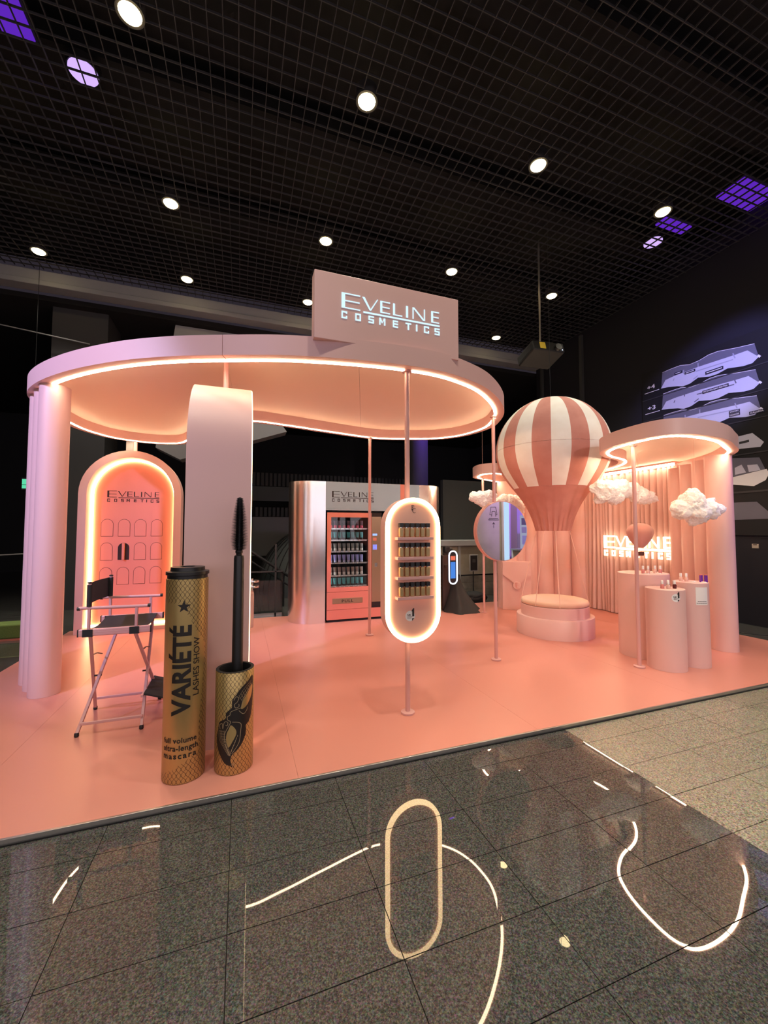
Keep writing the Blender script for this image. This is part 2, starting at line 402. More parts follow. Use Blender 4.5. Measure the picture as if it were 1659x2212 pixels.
for i in range(10):
    x = -10 + i * 2.5
    wd = obj('window_%d' % (i + 1), MB().box(x, x + .12, -6.2, -5.98, .9, 4.4).box(x + 2.38, x + 2.5, -6.2, -5.98, .9, 4.4).box(x + .12, x + 2.38, -6.2, -5.98, .9, 1.0).box(x + .12, x + 2.38, -6.2, -5.98, 4.3, 4.4).box(x + 1.22, x + 1.28, -6.2, -5.98, 1.0, 4.3), 'colgrey', kind='structure', label='tall lobby window with dark frame behind the viewer')
    obj('pane', MB().box(x + .12, x + 1.22, -6.12, -6.1, 1.0, 4.3), m_fill, wd); obj('pane', MB().box(x + 1.28, x + 2.38, -6.12, -6.1, 1.0, 4.3), m_fill, wd)
obj('wall_far_right', MB().box(15, 15.2, -6, 19, -.04, 7.7), 'wallblack', kind='structure', label='far right wall of the hall')
# hanger wires of the grid
# ------------------------------------------------------------------ downlights
dl_ring = MB().lathe(0, 0, [(.10, 0), (.125, 0), (.125, .02), (.125, .14), (.10, .14), (.10, 0)], 24)
dl_disc = MB().lathe(0, 0, [(.0005, -.034), (.05, -.030), (.085, -.014), (.099, .004), (.099, .03), (.0005, .03)], 24)
me_ring = mesh('trim_ring', dl_ring, 'ceil', 40)
m_down = EM('downlight_lens', (1.0, .76, .38), 22.0); me_disc = mesh('lens', dl_disc, m_down)
lx = [-3.44, -1.07, 1.29, 3.71, 6.08]; ly = [-.5, 1.85, 4.22, 6.59, 8.54]
nth = {4.22: 'nearest visible row', 6.59: 'middle row', 8.54: 'row next to the beam', 1.85: 'row above the viewer', -.5: 'row behind the viewer'}
nx = ['far left', 'left', 'middle', 'right', 'far right']
for y in ly:
    for i, x in enumerate(lx):
        if (x, y) in ((3.71, 8.54), (-3.44, 4.22)) : continue
        t = thing('ceiling_downlight', (x, y, CZ - .02), 'round warm downlight, %s one in the %s' % (nx[i], nth[y]), 'downlight', 'downlights in the black ceiling grid')
        for nm, me in (('trim_ring', me_ring), ('lens', me_disc)):
            o = bpy.data.objects.new(nm, me); COL.objects.link(o); o.parent = t
        ld = bpy.data.lights.new('downlight_beam', 'SPOT'); ld.energy = DOWN_W; ld.color = DOWN_C; ld.spot_size = R(88); ld.spot_blend = .8; ld.shadow_soft_size = .09
        lo = bpy.data.objects.new('downlight_beam', ld); COL.objects.link(lo); lo.parent = t; lo.location = (0, 0, -.06)
# coloured wash lamps of the hall and added fill spots: black cans on the grid
def can(loc, target, col, watt, size, label, blend=.6):
    t = thing('stage_spotlight', loc, label, 'spotlight', 'coloured stage spotlights of the hall')
    d = (Vector(target) - Vector(loc)).normalized(); p = Vector(loc)
    b = MB().tube([p - d * .22, p - d * .2, p - d * .02, p], [.05, .08, .09, .09], 16, cap=False); obj('housing', b, 'black', t, 40)
    obj('lens', MB().tube([p - d * .03, p - d * .025], [.086, .086], 16), EM('wash_lens', col, 6), t)
    obj('hook', MB().tube([p - d * .12, (p.x, p.y, max(CZ, p.z + .3))], .012, 8), 'black', t)
    ld = bpy.data.lights.new('wash', 'SPOT'); ld.energy = watt; ld.color = col; ld.spot_size = R(size); ld.spot_blend = blend; ld.shadow_soft_size = .15
    lo = bpy.data.objects.new('wash', ld); COL.objects.link(lo); lo.parent = t
    lo.location = d * .02; lo.rotation_euler = d.to_track_quat('-Z', 'Y').to_euler()
can((-5.6, .8, 5.6), (-1.75, 4.6, 2.3), (.60, .55, 1.0), 2000, 36, 'black stage spotlight shining violet on the fluted column, far left')
can((-4.6, -2.6, 5.8), (-1.0, 3.9, 3.0), (.60, .52, 1.0), 420, 30, 'black stage spotlight behind the viewer aimed at the round canopy')
can((5.2, 1.6, 6.1), (7.97, 4.7, 4.2), (.38, .36, 1.0), 1500, 26, 'black stage spotlight shining blue on the floor guide')
can((7.4, 1.6, 4.0), (5.9, 3.5, 1.6), (.45, .18, 1.0), 160, 34, 'black stage spotlight shining purple on the right-hand column')
can((2.6, -4.6, 3.9), (5.2, 3.9, 2.0), (1.0, .84, .82), 560, 42, 'black stage spotlight behind the viewer aimed at the curved canopy')  # added fill spot, lifts the right-hand canopy, column and plinths
# purple light boxes in the void above the grid
mp = EM('purple_lamp', (.17, .03, .75), .6)
def lightbox(x, y, lab, w=.9, l=.5):
    t = thing('purple_light_box', (x, y, 6.85), lab, 'light box', 'purple light boxes above the ceiling grid')
    obj('housing', MB().box(x - w / 2, x + w / 2, y - l / 2, y + l / 2, 6.9, 7.0), 'black', t, bevel=.005)
    obj('diffuser', MB().box(x - w / 2 + .03, x + w / 2 - .03, y - l / 2 + .03, y + l / 2 - .03, 6.88, 6.9), mp, t)
lightbox(7.6, 3.9, 'purple light box above the grid at the right edge', 1.0, .45); lightbox(7.1, 4.75, 'small purple light box above the grid beside the right wall', .7, .25)
lightbox(-2.35, 5.0, 'purple light box above the grid in the upper left corner', .35, .5)
ml = EM('lilac_lamp', (.62, .42, 1.0), 1.1)
for (x, y, lab) in ((-1.82, 5.4, 'round lilac lamp behind the grid on the left'), (7.16, 5.17, 'round lilac lamp behind the grid on the right')):
    t = thing('round_lamp', (x, y, 6.85), lab, 'lamp', 'round lilac lamps behind the grid')
    obj('bowl', MB().lathe(x, y, [(.16, 6.9), (.18, 6.98), (.05, 7.1)], 24), 'black', t, 40); obj('lens', MB().lathe(x, y, [(.001, 6.885), (.15, 6.885), (.15, 6.9)], 24), ml, t)

# ================================================================== PLATFORM
PX0, PX1, PY0, PY1 = -2.43, 6.95, 2.58, 7.46
plat = thing('platform', (2.2, 5.0, HALLZ), 'low pink vinyl covered platform of the booth', 'platform')
cuts = [PX0, -1.45, .36, 2.18, 4.0, 5.82, PX1]
for a, c in zip(cuts, cuts[1:]):
    obj('vinyl_sheet', MB().box(a + .0006, c - .0006, PY0 + .012, PY1, -.029, -.001), 'pinkfloor', plat)
obj('edge_profile', MB().box(PX0, PX1, PY0 - .004, PY0 + .0115, -.0295, .0015), 'alu', plat, bevel=.0015)
obj('edge_shadow_gap', MB().box(PX0, PX1, PY0 - .012, PY0 - .004, -.0295, -.022), 'black', plat)  # solid black strip drawn in for the shade below the platform edge

# ================================================================== CANOPIES
def canopy(name, outer_ctrl, zs, zt, rim, splits, ceil_cuts, label, led='led'):
    out = catmull(outer_ctrl, 12); inn = offset(out, rim); n = len(out)
    c = (sum(p[0] for p in out) / n, sum(p[1] for p in out) / n, zs)
    t = thing(name, c, label, 'canopy')
    idx = sorted(min(range(n), key=lambda i: (out[i][0] - s[0]) ** 2 + (out[i][1] - s[1]) ** 2) for s in splits)
    for k, i0 in enumerate(idx):
        i1 = idx[(k + 1) % len(idx)]; seq = [(i0 + j) % n for j in range((i1 - i0) % n + 1)]
        A = [out[i] for i in seq]; B_ = [inn[i] for i in seq]
        def pull(L):                                    # open a hair-thin joint between the sections
            v = Vector(L[1]) - Vector(L[0]); L[0] = tuple(Vector(L[0]) + v.normalized() * .002); v = Vector(L[-2]) - Vector(L[-1]); L[-1] = tuple(Vector(L[-1]) + v.normalized() * .002); return L
        obj('fascia', MB().ring(pull(A), pull(B_), fXY, zs, zt, closed=False), 'pink', t, 30)
    pan = offset(out, rim - .004); pieces = [pan]
    for fn in ceil_cuts:
        nx_ = []
        for p in pieces:
            for g in (fn, lambda q, fn=fn: -fn(q)):
                r_ = clip(p, lambda q, g=g: g(q) - .0012)
                if len(r_) > 2: nx_.append(r_)
        pieces = nx_
    for p in pieces: obj('ceiling_panel', MB().prism(p, fXY, zt - .035, zt - .012), 'canopy_ceiling', t)
    l0 = offset(out, rim - .026); l1 = offset(out, rim + .003)
    obj('led_strip', MB().ring(l0, l1, fXY, zs - .006, zs - .0006), led, t)
    return t
k = 1.39 / 1.35                                          # soffit at 2.92
C1 = [(-1.98, 4.80), (-1.74, 4.42), (-1.38, 4.03), (-.96, 3.69), (-.56, 3.455), (-.155, 3.285), (.247, 3.14), (.62, 3.055), (.97, 3.005), (1.29, 2.985), (1.58, 3.00), (1.86, 3.075), (2.19, 3.23),
      (2.53, 3.50), (2.80, 3.80), (2.98, 4.12), (3.09, 4.5), (3.01, 4.98), (2.74, 5.32), (2.30, 5.52), (1.79, 5.62), (1.05, 5.46), (.53, 5.33), (.08, 5.27), (-.30, 5.55), (-.52, 6.2), (-.78, 6.85), (-1.05, 7.04), (-1.40, 7.06), (-1.80, 6.87),
      (-2.03, 6.5), (-2.12, 6.1), (-2.13, 5.6), (-2.08, 5.15)]
C1 = [(x * k, y * k) for x, y in C1]
can1 = canopy('round_canopy', C1, 2.92, 3.085, .115, [(-.16, 3.38), (.1, 5.4)], [lambda q: q[0] + .165 - .05 * (q[1] - 3.4), lambda q: q[0] - 1.15 - .3 * (q[1] - 4)],
              'large pink cloud shaped canopy with a glowing LED edge over the makeup area')
k2 = 1.0
C2 = [(5.36, 2.985), (4.99, 2.835), (4.64, 2.765), (4.31, 2.765), (4.12, 2.85), (4.03, 3.03), (4.04, 3.36), (4.12, 3.64), (4.27, 3.86), (4.55, 4.05), (5.0, 4.22), (5.28, 4.52), (5.45, 5.02), (5.25, 5.47), (4.85, 5.77), (4.45, 5.81), (4.12, 5.75), (3.94, 5.85),
      (3.89, 6.08), (4.05, 6.46), (4.42, 6.72), (4.9, 6.95), (5.4, 7.2), (6.0, 7.25), (6.5, 7.08), (6.78, 6.7), (6.86, 6.2), (6.86, 5.4), (6.84, 4.75), (6.68, 4.25), (6.42, 3.80), (6.08, 3.44), (5.74, 3.16)]
can2 = canopy('curved_canopy', C2, 2.51, 2.675, .105, [(4.2, 3.75), (6.8, 5.5)], [lambda q: q[1] - 5.2], 'lower pink curved canopy with LED edge above the curtain and plinths', 'led2')

# canopy posts
def post(x, y, z1, label, r=.021, base=.058):
    t = thing('canopy_post', (x, y, 0), label, 'post', 'slim pink posts carrying the canopies')
    obj('pole', MB().tube([(x, y, .001), (x, y, z1)], r, 16), 'pinkmetal', t, 40)
    obj('base_flange', MB().lathe(x, y, [(base, .001), (base, .014), (base - .006, .018), (r, .018)], 24), 'pinkmetal', t, 40)
    obj('top_flange', MB().lathe(x, y, [(r, z1 - .012), (base * .7, z1 - .012), (base * .7, z1 - .001), (r, z1 - .001)], 24), 'pinkmetal', t, 40)
post(1.80, 5.70, 2.92, 'pink post in front of the vending kiosk'); post(2.874, 4.12, 2.92, 'pink post behind the round mirror')
post(4.30, 6.52, 2.51, 'pink post at the left tip of the curved canopy', base=.05); post(4.24, 3.37, 2.51, 'pink post standing beside the three plinths')
# ------------------------------------------------------------------ fluted columns
def flutes(name, centres, r, z1, label, start=0, loc=None):
    t = thing(name, (*centres[0], 0), label, 'column')
    for (x, y) in centres: obj('flute', MB().lathe(x, y, [(r, .0), (r, z1)], 40), 'pink', t, 40)
    return t
flutes('fluted_column', [(-1.717, 4.703), (-1.835, 4.905), (-1.95, 5.11), (-2.04, 5.33), (-2.10, 5.56), (-2.13, 5.80)], .123, 2.919, 'pink fluted column of half round pillars under the large canopy, left')
flutes('fluted_column', [(5.90, 3.49), (6.13, 3.80), (6.34, 4.11), (6.53, 4.41)], .145, 2.509, 'pink fluted column beside the plinths, right')
flutes('fluted_wall', [(6.66, 6.52), (6.42, 6.82), (6.08, 6.98), (5.72, 7.05), (5.36, 6.98), (5.06, 6.83)], .20, 2.509, 'pink fluted wall of half round pillars behind the striped balloon')

# ------------------------------------------------------------------ sign box on the canopy
sg = thing('sign_box', (1.17, 3.16, 3.053), 'pink rectangular sign box with lit lettering on top of the canopy', 'sign')
obj('box', MB().box(.520, 1.815, 3.11, 3.225, 3.053, 3.607), 'pink', sg, bevel=.004)
f = lambda u, v, d: (.740 + u, 3.1085 - d, 3.4585 + v)
obj('lettering', logo(MB(), .884, f, .004), 'signlit', sg, label='glowing cool white word mark')

# ================================================================== CALENDAR ARCH (faces -Y)
ca = thing('arch_wall', (-1.6, 7.26, 0), 'pink arch with glowing LED frame and a wall of small arched doors', 'arch panel')
o_ = archpts(-1.595, .69, .0, 2.767); i_ = archpts(-1.595, .585, .055, 2.662); i_[0] = (-2.18, .055); i_[-1] = (-1.01, .055)
fz = fXZ(7.14)
fr = MB().ring(o_, i_, fz, 0, .29, closed=True); obj('frame', fr, 'pink', ca, 30)
obj('back_panel', MB().prism(archpts(-1.595, .583, .056, 2.66), fz, .235, .28), 'panel', ca)
l0 = archpts(-1.595, .5845, .0555, 2.6615); l1 = archpts(-1.595, .556, .084, 2.633)
obj('led_strip', MB().ring(l0, l1, fz, .205, .2345, closed=True), 'led_arch', ca)
obj('lettering', logo(MB(), .722, lambda u, v, d: (-1.976 + u, 7.3745 - d, 2.155 + v), .003), 'plum', ca, label='dark word mark')
cx4 = [-1.965, -1.735, -1.51, -1.28]; rows = [(1.443, 1.705), (1.07, 1.336), (.69, .952)]
for rI, (z0, z1) in enumerate(rows):
    for cI, cx in enumerate(cx4):
        hw = .0775
        if (rI, cI) == (1, 1):
            dr = obj('calendar_door', MB().prism(archpts(cx, hw, z0, z1, 12), fz, .232, .2345), 'plum', ca, label='open door showing a dark niche')
            obj('door_leaf', MB().box(cx - .014, cx + .016, 7.33, 7.3715, z0 + .004, z1 - .006), 'panel', dr)
            continue
        dr = obj('calendar_door', MB().prism(archpts(cx, hw, z0, z1, 12), fz, .231, .2345), 'panel', ca)
        A = archpts(cx, hw + .005, z0 - .005, z1 + .005, 12); B_ = archpts(cx, hw, z0, z1, 12)
        obj('door_outline', MB().ring(A, B_, fz, .2325, .2348), 'doorline', dr)
obj('canopy_bracket', MB().box(-1.60, -1.56, 7.2, 7.26, 2.766, 2.93), 'pink', ca)
obj('bracket_plate', MB().box(-1.70, -1.605, 7.2, 7.21, 2.77, 2.93), 'palegrey', ca)
# ================================================================== MIRROR ARCH seen edge-on (faces +X)
ma = thing('makeup_arch', (-.15, 3.8, 0), 'thick pink arch pillar seen from its side with an LED lit front edge', 'arch panel')
XF, XB, YA, RA = .068, -.372, 3.125, .685
cyA = YA + RA
fm = lambda u, v, d: (XF - d, u, v)
o_ = archpts(cyA, RA, 0, 2.767, 28); i_ = archpts(cyA, RA - .10, .10, 2.667, 28)
obj('frame', MB().ring(o_, i_, fm, 0, XF - XB), 'pink', ma, 30)
obj('back_panel', MB().prism(archpts(cyA, RA - .102, .102, 2.665, 28), fm, .2, XF - XB - .002), 'pink', ma, 30)
obj('mirror_panel', MB().prism(archpts(cyA, RA - .12, .12, 2.647, 28), fm, .17, .195), 'mirror', ma)
obj('led_strip', MB().ring(archpts(cyA, RA - .006, .0, 2.761, 28), archpts(cyA, RA - .026, .02, 2.741, 28), fm, -.006, .0, closed=False), 'led_pillar', ma)
obj('canopy_bracket', MB().tube([(-.14, cyA - .1, 2.74), (-.14, cyA - .1, 3.05)], .022, 10), 'pinkmetal', ma)
# makeup counter and its acrylic stand
ct = thing('makeup_counter', (.2, 4.1, 0), 'small pink wall counter on clear legs beside the arch pillar', 'counter')
obj('drawer_block', MB().box(.07, .125, 3.95, 4.32, .63, .955), 'pink', ct, bevel=.012)
obj('clear_leg', MB().box(.075, .10, 3.98, 4.0, 0, .63), 'acrylic', ct); obj('clear_leg', MB().box(.075, .10, 4.26, 4.28, 0, .63), 'acrylic', ct)
t = thing('acrylic_stand', (.1, 4.1, .955), 'clear two tier acrylic stand on the small pink counter', 'stand')
obj('foot', MB().lathe(.105, 4.1, [(.016, .955), (.016, 1.07)], 12), 'chrome', t, 40)
for z in (.985, 1.035): obj('tier', MB().lathe(.105, 4.1, [(.001, z), (.07, z), (.072, z + .008), (.07, z + .018), (.001, z + .018)], 28), 'chrome', t, 40)

# ================================================================== DIRECTOR CHAIR (faces +X)
ch = thing('director_chair', (-.9, 3.9, 0), 'tall pink director chair with black canvas seat, back and footrest', 'chair')
YN, YF = 3.645, 4.175
legs = [((-1.125, 3.65), (-.985, YF - .01)), ((-1.15, 4.15), (-1.06, YN + .01)), ((-.70, 3.63), (-.735, YF - .01)), ((-.672, 4.21), (-.765, YN + .01))]
for (fx, fy), (tx, ty) in legs:
    L = obj('leg', MB().bar((fx, fy, .018), (tx, ty, .735), .022, .022, (1, 0, 0)), 'pinkmetal', ch, bevel=.003)
    obj('foot_cap', MB().lathe(fx, fy, [(.012, .0), (.016, .004), (.016, .022), (.012, .03)], 12), 'black', L, 40)
for y, z, xa, xb in ((3.66, .085, -1.11, -.70), (4.13, .10, -1.135, -.675)):
    obj('stretcher', MB().bar((xa, y, z), (xb, y, z), .02), 'pinkmetal', ch, bevel=.003)
for y in (YN, YF):
    rl = obj('seat_rail', MB().box(-1.135, -.655, y - .016, y + .016, .735, .787), 'pinkmetal', ch, bevel=.006)
    obj('rail_groove', MB().box(-1.13, -.66, y - .0168, y + .0168, .7635, .7665), 'velvet', rl)
    for x in (-1.138, -.658): obj('end_cap', MB().box(x, x + .008, y - .017, y + .017, .734, .788), 'black', rl)
    for x in (-1.105, -.80): obj('rail_clip', MB().box(x, x + .066, y - .019, y + .019, .731, .786), 'black', rl)
    obj('arm_rest', MB().tube([(-1.135, y, .945), (-.672, y, .938)], .0125, 12), 'pinkmetal', ch, 40)
    for x in (-1.14, -.675): obj('arm_cap', MB().tube([(x - .006, y, .9415), (x + .012, y, .9415)], .0145, 12), 'black', ch, 40)
    obj('arm_post', MB().bar((-.757, y, .785), (-.757, y, .935), .02, .02), 'pinkmetal', ch, bevel=.003)
    bp_ = obj('back_post', MB().bar((-1.07, y, .785), (-1.07, y, 1.13), .02, .02), 'pinkmetal', ch, bevel=.003)
    obj('post_cap', MB().lathe(-1.07, y, [(.016, 1.13), (.016, 1.138), (.006, 1.142)], 12), 'black', bp_, 40)
N = 12; vs = []
for i in range(N + 1):
    y = YN + .012 + (YF - YN - .024) * i / N; z = .785 - .028 * math.sin(PI * i / N)
    for x in (-1.09, -.70): vs += [(x, y, z), (x, y, z - .004)]
b = MB(); b.add(vs, [q for i in range(N) for q in ((4 * i, 4 * i + 4, 4 * i + 6, 4 * i + 2), (4 * i + 1, 4 * i + 3, 4 * i + 7, 4 * i + 5), (4 * i, 4 * i + 1, 4 * i + 5, 4 * i + 4), (4 * i + 2, 4 * i + 6, 4 * i + 7, 4 * i + 3))])
obj('seat', b, 'fabric', ch, 40)
vs = []
for i in range(N + 1):
    y = YN - .012 + (YF - YN + .024) * i / N; x = -1.07 - .03 * math.sin(PI * i / N)
    for z in (.955, 1.118): vs += [(x - .011, y, z), (x - .015, y, z)]
b = MB(); b.add(vs, [q for i in range(N) for q in ((4 * i, 4 * i + 4, 4 * i + 6, 4 * i + 2), (4 * i + 1, 4 * i + 3, 4 * i + 7, 4 * i + 5), (4 * i, 4 * i + 1, 4 * i + 5, 4 * i + 4), (4 * i + 2, 4 * i + 6, 4 * i + 7, 4 * i + 3))])
for y in (YN, YF): b.tube([(-1.07, y, .955), (-1.07, y, 1.118)], .0165, 12, cap=False)
obj('backrest', b, 'fabric', ch, 40)
obj('footrest', MB().prism([(-.705, .245), (-.56, .195), (-.558, .180), (-.705, .229)], lambda u, v, d: (u, d, v), 3.70, 4.12), 'fabric', ch, bevel=.003)
obj('footrest_frame', MB().bar((-.715, 3.69, .225), (-.715, 4.15, .225), .016).bar((-.56, 3.69, .176), (-.56, 4.13, .176), .014), 'pinkmetal', ch)
for (a, c) in (((-1.09, 3.79, .55), (-1.08, 4.02, .50)), ((-.74, 3.80, .56), (-.73, 4.02, .52))):
    m_ = tuple((p + q) / 2 for p, q in zip(a, c)); m_ = (m_[0], m_[1], m_[2] + .015)
    obj('folding_lock', MB().bar(a, m_, .012, .006).bar(m_, c, .012, .006), 'black', ch)
for p in ((-1.07, 3.9, .36), (-.73, 3.9, .36)): obj('pivot_bolt', MB().tube([(p[0] - .025, p[1], p[2]), (p[0] + .025, p[1], p[2])], .007, 8), 'black', ch, 40)

# ================================================================== GIANT MASCARA
def goldmat(name, n_round, a_c, region):
    m = P(name, (.58, .42, .17), .42, .7); nt = m.node_tree; bs = nt.nodes['Principled BSDF']
    tc = nt.nodes.new('ShaderNodeTexCoord'); sp = nt.nodes.new('ShaderNodeSeparateXYZ'); nt.links.new(tc.outputs['Object'], sp.inputs[0])
    def mt(op, a, c=None, d=None):
        nd = nt.nodes.new('ShaderNodeMath'); nd.operation = op
        for i, x in enumerate((a, c, d)):
            if x is None: continue
            if isinstance(x, (int, float)): nd.inputs[i].default_value = x
            else: nt.links.new(x, nd.inputs[i])
        return nd.outputs[0]
    ang = mt('ARCTAN2', sp.outputs[1], sp.outputs[0]); z = sp.outputs[2]
    p = mt('MULTIPLY', ang, n_round / (2 * PI)); q = mt('MULTIPLY', z, 1 / .036)
    wob = mt('MULTIPLY', mt('SINE', mt('MULTIPLY', q, 2 * PI)), .07)
    lines = None
    for sgn in (1, -1):
        s_ = mt('ADD', mt('ADD', p, wob), q) if sgn > 0 else mt('SUBTRACT', mt('SUBTRACT', p, wob), q)
        g = mt('ABSOLUTE', mt('SUBTRACT', mt('FRACT', s_), .5))
        l = mt('GREATER_THAN', g, .445); lines = l if lines is None else mt('MAXIMUM', lines, l)
    rel = mt('SUBTRACT', ang, a_c)                     # 0 facing the viewer, + to the right
    s = mt('SINE', rel)
    fac = lines
    if region:
        dz = mt('MULTIPLY', mt('SINE', mt('MULTIPLY', p, 2 * PI)), .008); zz = mt('ADD', z, dz)
        r1 = mt('GREATER_THAN', mt('ADD', zz, mt('MULTIPLY', mt('MAXIMUM', mt('ADD', s, .25), 0), .24)), 1.085)
        r2 = mt('GREATER_THAN', mt('ADD', s, mt('MULTIPLY', mt('SINE', mt('MULTIPLY', z, 6.0)), .10)), .74)
        r3 = mt('LESS_THAN', zz, mt('ADD', mt('MULTIPLY', s, .075), .125))
        back = mt('LESS_THAN', mt('COSINE', rel), 0)
        fac = mt('MULTIPLY', lines, mt('MAXIMUM', mt('MAXIMUM', r1, r2), mt('MAXIMUM', r3, back)))
    mx = nt.nodes.new('ShaderNodeMix'); mx.data_type = 'RGBA'; mx.inputs[6].default_value = (.58, .42, .17, 1); mx.inputs[7].default_value = (.035, .018, .008, 1)
    nt.links.new(fac, mx.inputs[0]); nt.links.new(mx.outputs[2], bs.inputs['Base Color'])
    nt.links.new(mt('MULTIPLY_ADD', fac, -.6, .70), bs.inputs['Metallic'])
    return m
tx, ty, tr, th_ = -.317, 2.888, .124, 1.225
ac = math.atan2(-ty, -tx)
mt_ = thing('mascara_tube', (tx, ty, 0), 'giant gold mascara tube with black lettering and fishnet print', 'mascara tube')
obj('body', MB().lathe(tx, ty, [(tr - .003, .0), (tr, .004), (tr, th_), (tr - .004, th_ + .003), (.001, th_ + .003)], 72), goldmat('gold_fishnet_tube', 30, ac, True), mt_, 40)
obj('neck', MB().lathe(tx, ty, [(tr - .006, th_ + .003), (tr - .006, th_ + .022), (tr + .003, th_ + .026), (tr + .003, th_ + .045), (tr - .022, th_ + .05), (tr - .024, th_ + .072), (.045, th_ + .074), (.043, th_ + .03), (.001, th_ + .03)], 56), 'black', mt_, 35)
def arc(s): return math.asin(max(-.999, min(.999, s)))
def print_on(tx, ty, r, ac, b, f2, name, parent, lift=.0012, mat='ink', label=None):
    return obj(name, wrap(b, tx, ty, r, ac, f2, lift=lift), mat, parent, label=label)
b = text2d('VARI\u00c9T\u00c9', 1.0, .034, 1.0); x0, x1, y0, y1 = bounds(b)
b0 = bounds(text2d('VARIETE', 1.0, .034)); ch_ = b0[3] - b0[2]
ul, ur = arc(-.60) * tr, arc(.24) * tr; kz = .545 / (x1 - x0); ku = (ur - ul) / ch_
print_on(tx, ty, tr, ac, b, lambda u, v: (ur - (v - b0[2]) * ku, .405 + (u - x0) * kz), 'brand_lettering', mt_)
b = text2d('LASHES SHOW', 1.0, .010); x0, x1, y0, y1 = bounds(b); ul, ur = arc(.33) * tr, arc(.60) * tr
print_on(tx, ty, tr, ac, b, lambda u, v: (ur - (v - y0) / (y1 - y0) * (ur - ul), .515 + (u - x0) / (x1 - x0) * .355), 'sub_lettering', mt_)
for s_, z, wd in (('full volume', .258, .205), ('ultra-length', .212, .215), ('mascara', .166, .205)):
    b = text2d(s_, 1.0, .024, track=1.25 if s_ == 'mascara' else 1.05); x0, x1, y0, y1 = bounds(b); ku = wd / (x1 - x0)
    print_on(tx, ty, tr, ac, b, lambda u, v: (arc(-.88) * tr + (u - x0) * ku, z - .012 + v * min(ku, .046)), 'small_lettering', mt_)
st = [((.040 if i % 2 == 0 else .0165) * math.sin(PI * i / 5), (.040 if i % 2 == 0 else .0165) * math.cos(PI * i / 5)) for i in range(10)]
b = MB().add([(x, y, 0) for x, y in st] + [(0, 0, 0)], [(i, (i + 1) % 10, 10) for i in range(10)])
print_on(tx, ty, tr, ac, b, lambda u, v: (u + arc(-.14) * tr, v + 1.062), 'star', mt_)
# cap with wand
qx, qy, qr, qh = -.02, 2.874, .119, .628
aq = math.atan2(-qy, -qx)
mc = thing('mascara_brush', (qx, qy, 0), 'giant gold mascara lid with carnival mask print and upright black brush', 'mascara brush')
obj('body', MB().lathe(qx, qy, [(qr - .003, 0), (qr, .004), (qr, qh - .003), (qr - .002, qh), (qr - .016, qh), (qr - .018, qh - .003), (qr - .018, .30), (.001, .30)], 72), goldmat('gold_fishnet_cap', 30, aq, False), mc, 40)
obj('collar', MB().lathe(qx, qy, [(qr - .0185, .31), (qr - .0185, qh + .001), (qr - .001, qh + .001), (qr - .001, qh + .003), (qr - .0195, qh + .003), (qr - .0195, .31)], 56), 'blackmat', mc, 40)
wx, wy = qx + .012, qy + .03
obj('wand', MB().lathe(wx, wy, [(.052, .302), (.052, .40), (.036, .41), (.033, 1.34), (.030, 1.36), (.020, 1.365), (.020, 1.375), (.024, 1.38), (.024, 1.395), (.018, 1.40), (.0165, 1.74), (.008, 1.755), (.001, 1.757)], 24), 'black', mc, 40)
b = MB()
nl = 46
for i in range(nl):
    z = 1.40 + .345 * i / (nl - 1); f_ = i / (nl - 1); L = .060 * (1 - .62 * f_ ** 2.2) * (.8 + .2 * min(1, f_ * 6)); n = 22
    for j in range(n):
        a = 2 * PI * (j + .5 * (i % 2)) / n; d = Vector((math.cos(a), math.sin(a), .12)); o = Vector((wx, wy, z)); q = d.cross(Vector((0, 0, 1))).normalized() * .0042; w = Vector((0, 0, .0042))
        e = o + d * L; s0 = o + d * .012
        k0 = len(b.v); b.add([s0 + q, s0 - q * .5 + w, s0 - q * .5 - w, e], [(0, 1, 3), (1, 2, 3), (2, 0, 3)])
obj('bristles', b, 'black', mc, kind='stuff')
def maskmap(x, y):                                     # traced units to girth and height
    v = (2080 - y) / 1850 * qh; xc = 460 + 35 * v / qh; return arc((x - xc) / 368) * qr, v
def poly_print(pts, name, lift, mat, smooth=True):
    p = catmull(pts, 4) if smooth else pts
    b = MB().add([(*maskmap(*q), 0) for q in p], [tuple(range(len(p)))])
    print_on(qx, qy, qr, aq, b, lambda u, v: (u, v), name, mc, lift, mat)
def line_print(pts, w, name, lift, mat):
    p = catmull(pts, 5, False); p = [Vector(maskmap(*q)) for q in p]; b = MB()
    for i in range(len(p) - 1):
        if (p[i + 1] - p[i]).length < 1e-6: continue
        b.add([(*q, 0) for q in quadstroke(p[i], p[i + 1], w)], [(0, 1, 2, 3)])
    print_on(qx, qy, qr, aq, b, lambda u, v: (u, v), name, mc, lift, mat)
poly_print([(800, 350), (730, 420), (600, 520), (510, 630), (440, 720), (430, 850), (330, 940), (320, 1040), (210, 1120), (185, 1250), (160, 1400), (170, 1580), (220, 1720), (300, 1850), (400, 1900), (440, 1925), (405, 1800), (440, 1700), (560, 1600), (640, 1490), (690, 1340), (690, 1230), (750, 1170), (800, 1000), (825, 700), (825, 400)], 'mask_print', .0012, 'ink')
M['goldflat'] = P('gold_flat', (.58, .42, .17), .36, .75); M['goldlace'] = P('gold_lace', (.45, .36, .22), .45, .4)
for e in ([(420, 1165), (500, 1250), (510, 1340), (440, 1470), (370, 1565), (330, 1440), (340, 1320), (380, 1230)], [(600, 900), (640, 760), (720, 640), (812, 520), (795, 700), (740, 820), (680, 885)]): poly_print(e, 'mask_eye', .0017, 'goldflat')
